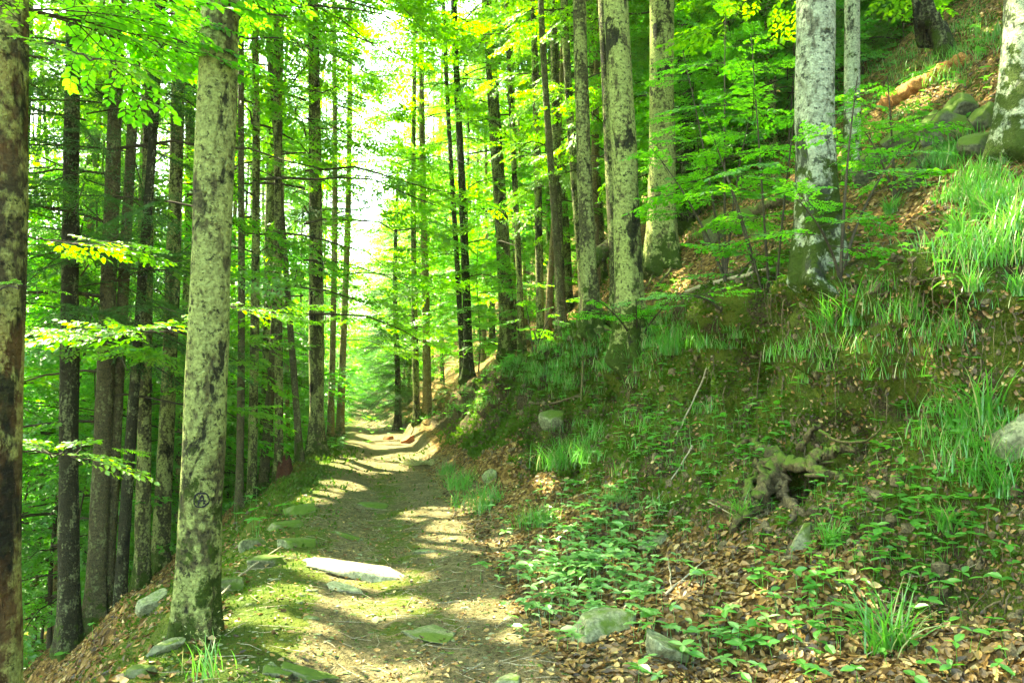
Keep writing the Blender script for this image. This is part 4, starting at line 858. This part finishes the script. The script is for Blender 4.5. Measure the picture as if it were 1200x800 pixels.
# moss
P, r = scatter(300000, (2.7, 22), (-1.15, 1.1), 2); u, s = on_u(P); dm = np.where((s > .1) & (s < 2.1), .75, np.where(u < -.9, np.where(u > -2.4, .75, .1), np.where(u < -.4, .2, np.where(s > 1.2, .3, .02))))*(1+.9*fbm(P[:, :3]*np.array([1, 1, 0]), 1.3, 3, 95))
k = r.uniform(0, 1, len(P)) < dm; P = P[k]; n = len(P); P, nn = surf(P[:, 3], P[:, 4])
L = {'P': P-nn*.004, 'A': nn+r.normal(0, .55, (n, 3)), 'N': r.normal(0, 1, (n, 3)), 'S': r.uniform(.022, .055, n)*np.clip(P[:, 1]/9, .5, 3)}
mb = MB(); put_leaves(mb, L, LEAF_LO); tag(mb.build('moss', M['moss_tuft'], smooth=False), 'short olive moss on the bank and the left shoulder', 'moss', kind='stuff')
# herbs: rosettes of leaflets on short stems
def herbs(name, label, P, r, lo, hi, m, size=(.035, .06), nl=(3, 7)):
    mb = MB(); Ls = {q: [] for q in 'PANS'}
    nn = nrm(P[:, 0], P[:, 1])
    for p, nv in zip(P, nn):
        h = r.uniform(lo, hi); sc_ = r.uniform(.55, 1.45); c = p+np.array([r.normal(0, .02), r.normal(0, .02), h]); m_ = r.integers(*nl); a0 = r.uniform(0, 6.28)
        for q in range(m_):
            a = a0+q*6.28/m_+r.normal(0, .2); Ls['P'].append(c); Ls['A'].append([math.cos(a), math.sin(a), r.normal(.05, .2)]); Ls['N'].append([r.normal(0, .25), r.normal(0, .25), 1]); Ls['S'].append(sc_*r.uniform(*size))
        mb.add([p, p+[.004, 0, 0], c+[.002, 0, 0], c], [[0, 1, 2, 3]])
    put_leaves(mb, {q: np.array(v) for q, v in Ls.items()}, LEAF_HI); return tag(mb.build(name, m, smooth=False), label, 'ground cover', kind='stuff')
def pix_cloud(regions, seed):
    r = np.random.default_rng(seed); o = []
    for cx, cyy, sx, sy, n in regions:
        for _ in range(n): o.append(gpt(cx+r.normal(0, sx), min(830, cyy+r.normal(0, sy)), 2.5, 40))
    return np.array(o), r
P, r = pix_cloud([(690, 640, 45, 38, 260), (650, 690, 30, 30, 90), (740, 700, 40, 30, 60), (720, 600, 30, 20, 60), (800, 760, 60, 25, 30)], 3)
herbs('herb_patch', 'pale green low herbs spreading beside the path', P, r, .05, .16, M['herb'], (.05, .085))
P, r = pix_cloud([(950, 700, 70, 45, 80), (1050, 660, 70, 50, 90), (1150, 600, 40, 40, 70), (1000, 580, 50, 30, 50), (900, 760, 60, 30, 40), (860, 560, 30, 40, 40), (1080, 480, 50, 40, 50), (820, 480, 60, 40, 50), (740, 510, 50, 30, 40), (1110, 780, 50, 30, 20), (700, 420, 40, 20, 30), (1060, 90, 70, 40, 120), (920, 200, 60, 40, 80), (1090, 300, 60, 40, 60), (880, 330, 60, 20, 60), (660, 400, 40, 20, 50), (620, 440, 40, 20, 50), (750, 450, 60, 20, 50), (560, 460, 30, 12, 60), (520, 470, 25, 10, 40), (900, 480, 80, 40, 70), (780, 520, 50, 30, 50), (1000, 450, 30, 14, 40), (880, 520, 30, 26, 60), (770, 500, 34, 20, 50), (680, 450, 50, 16, 60), (1100, 560, 40, 40, 70), (1000, 640, 60, 30, 60)], 4)
herbs('bank_herbs', 'green leafy herbs scattered over the bank and its foot', P, r, .04, .14, M['grass'], (.04, .08), (2, 5))
P, r = pix_cloud([(60, 740, 20, 20, 40), (300, 600, 20, 15, 15), (425, 500, 25, 6, 60), (390, 520, 12, 6, 40), (270, 620, 15, 15, 10), (520, 480, 30, 10, 60), (580, 440, 40, 15, 60), (470, 495, 20, 5, 50)], 5)
herbs('slope_herbs', 'green herbs at the path edges and down the left slope', P, r, .08, .3, M['grass'], (.06, .12), (3, 6))
# grass in patches
P, r = pix_cloud([(1080, 70, 40, 18, 40), (1000, 100, 40, 20, 30), (1150, 40, 20, 18, 24), (900, 180, 40, 30, 24), (1050, 150, 40, 25, 20), (850, 250, 30, 20, 14), (670, 420, 28, 12, 55), (640, 440, 20, 10, 25), (790, 400, 14, 10, 14), (1160, 235, 26, 22, 60), (1110, 190, 18, 10, 22), (1150, 300, 30, 15, 20), (760, 405, 15, 8, 10), (590, 430, 16, 8, 25), (540, 470, 18, 8, 25), (1150, 540, 28, 24, 26), (480, 485, 20, 6, 25), (700, 520, 25, 15, 14), (690, 450, 40, 14, 22), (830, 400, 40, 8, 16), (770, 520, 40, 25, 8), (1060, 400, 40, 25, 20), (960, 420, 40, 14, 12)], 6)
mb = MB()
for p in P: blades(mb, p[None], 34, .20, .006, r, .09, .8)
tag(mb.build('grass', [M['grass'], M['straw']]), 'soft green grass growing in patches on the bank', 'grass', kind='stuff')
# thick moss and crumbs of earth over the cut face itself
r = np.random.default_rng(31); y = 4+13*r.uniform(0, 1, 190000)**1.3; x = pc(y)+toe(y)+r.uniform(.05, 2.5, len(y)); P, nn = surf(x, y); cl = fbm(P, 1.6, 3, 33); cf = fbm(P, 7, 2, 35)
k = (cl+.6*cf > r.normal(.05, .25, len(y))) & (r.uniform(0, 1, len(y)) < .8); P, nn = P[k], nn[k]; n = len(P)
L = {'P': P-nn*.004, 'A': nn*.9+np.array([0, 0, -.35])+r.normal(0, .5, (n, 3)), 'N': r.normal(0, 1, (n, 3)), 'S': r.uniform(.014, .042, n)*np.clip(P[:, 1]/8, .7, 2)*(1+.8*np.clip(cf[k], 0, 1))}
mb = MB(); put_leaves(mb, L, LEAF_LO); tag(mb.build('bank_moss', M['moss_tuft'], smooth=False), 'thick ragged moss over the cut face of the bank', 'moss', kind='stuff')
r = np.random.default_rng(32); y = 4+12*r.uniform(0, 1, 9000)**1.2; x = pc(y)+toe(y)+r.uniform(-.1, 2.3, len(y)); P, nn = surf(x, y); V0, F0 = ico(1); n = len(P); Sg = r.lognormal(-4.4, .55, n)
V = P[:, None]+V0[None]*Sg[:, None, None]*r.uniform(.6, 1.3, (n, 1, 3))*(1+.25*r.normal(0, 1, (n, len(V0), 1)))
mb = MB(); mb.add(V.reshape(-1, 3), (F0[None]+(np.arange(n)*len(V0))[:, None, None]).reshape(-1, 3)); tag(mb.build('earth_crumbs', M['root'], smooth=False), 'crumbs of dark earth on the cut bank', 'earth crumbs', kind='stuff')
# gravel, bark crumbs and small stones on the path
P, r = scatter(16000, (3.6, 26), (-1, .6), 8); u, s = on_u(P); k = (u > -1.4) & (u < 1.7); P = P[k][:, :3]; n = len(P)
V0, F0 = ico(1); Sg = r.lognormal(-4.75, .5, n); V = P[:, None]+V0[None]*Sg[:, None, None]*r.uniform(.5, 1.3, (n, 1, 3))*np.array([1.3, 1.1, .5])*(1+.25*r.normal(0, 1, (n, len(V0), 1)))
mb = MB(); mb.add(V.reshape(-1, 3), (F0[None]+(np.arange(n)*len(V0))[:, None, None]).reshape(-1, 3)); tag(mb.build('gravel', M['stone_green'], smooth=False), 'small stones and crumbs strewn on the path', 'gravel', kind='stuff')
# rootlets hanging from the undercut lip and out of the bank face
P, r = scatter(6000, (4.5, 20), (-.3, 1), 12); u, s = on_u(P); P = P[(s > .3) & (s < 2.0)][:800]; mb = MB(); P, nn = surf(P[:, 3], P[:, 4])
for p, nv in zip(P, nn):
    ln = r.uniform(.08, .45); q = np.linspace(0, 1, 6)[:, None]; d = np.array([-.35, -.2, 0])*r.uniform(.2, .7)+r.normal(0, .25, 3)
    pl = p+nv*.01+d*ln*np.sin(q*2.2)*.5+np.array([0, 0, -1])*ln*q*q+r.normal(0, .008, (6, 3)); tube(mb, pl, np.linspace(.005, .002, 6)*r.uniform(.6, 1.6), 4, cap=False)
tag(mb.build('rootlets', M['root']), 'thin rootlets hanging from the undercut bank', 'rootlets', kind='stuff')
# fine twigs in the litter
P, r = scatter(1300, (3.8, 16), (-1, 1), 9); mb = MB(); P = P[:, :3]
for p in P:
    a = r.uniform(0, 6.28); ln = r.uniform(.06, .3); d = np.array([math.cos(a), math.sin(a), 0])*ln; q = np.array([p-d/2, p+r.normal(0, .012, 3), p+d/2]); q[:, 2] = [onz(*w_) for w_ in q[:, :2]]; q[:, 2] += .012
    if np.ptp(q[:, 2]) > .12: continue
    tube(mb, q, [.0018, .0022, .001], 4, cap=False)
tag(mb.build('fine_twigs', M['twig']), 'fine dry twigs strewn over the litter', 'twigs', kind='stuff')
# the pale sunlit air of the wood
hz = bmesh.new(); bmesh.ops.create_cube(hz, size=1); me = bpy.data.meshes.new('haze'); hz.to_mesh(me); hz.free(); o = link('haze', me)
zl, zh = float(G[..., 2].min())-1.0, 95.0; o.scale = (260, 210, zh-zl); o.location = (0, 60, (zh+zl)/2); tag(o, 'pale sunlit haze between the trees', 'haze', kind='stuff')
m_, t_, out_ = mat('pale_haze'); pv = t_.nodes.new('ShaderNodeVolumePrincipled'); pv.inputs['Color'].default_value = (.95, 1, .84, 1); pv.inputs['Density'].default_value = .00035; pv.inputs['Anisotropy'].default_value = .35
t_.links.new(pv.outputs[0], out_.inputs['Volume']); me.materials.append(m_)
cy.volume_bounces = 1
print('r5', r5.location, 't7', t7.location, 'r2', r2.location)
print('trees', BG, 'objects', len(bpy.data.objects))
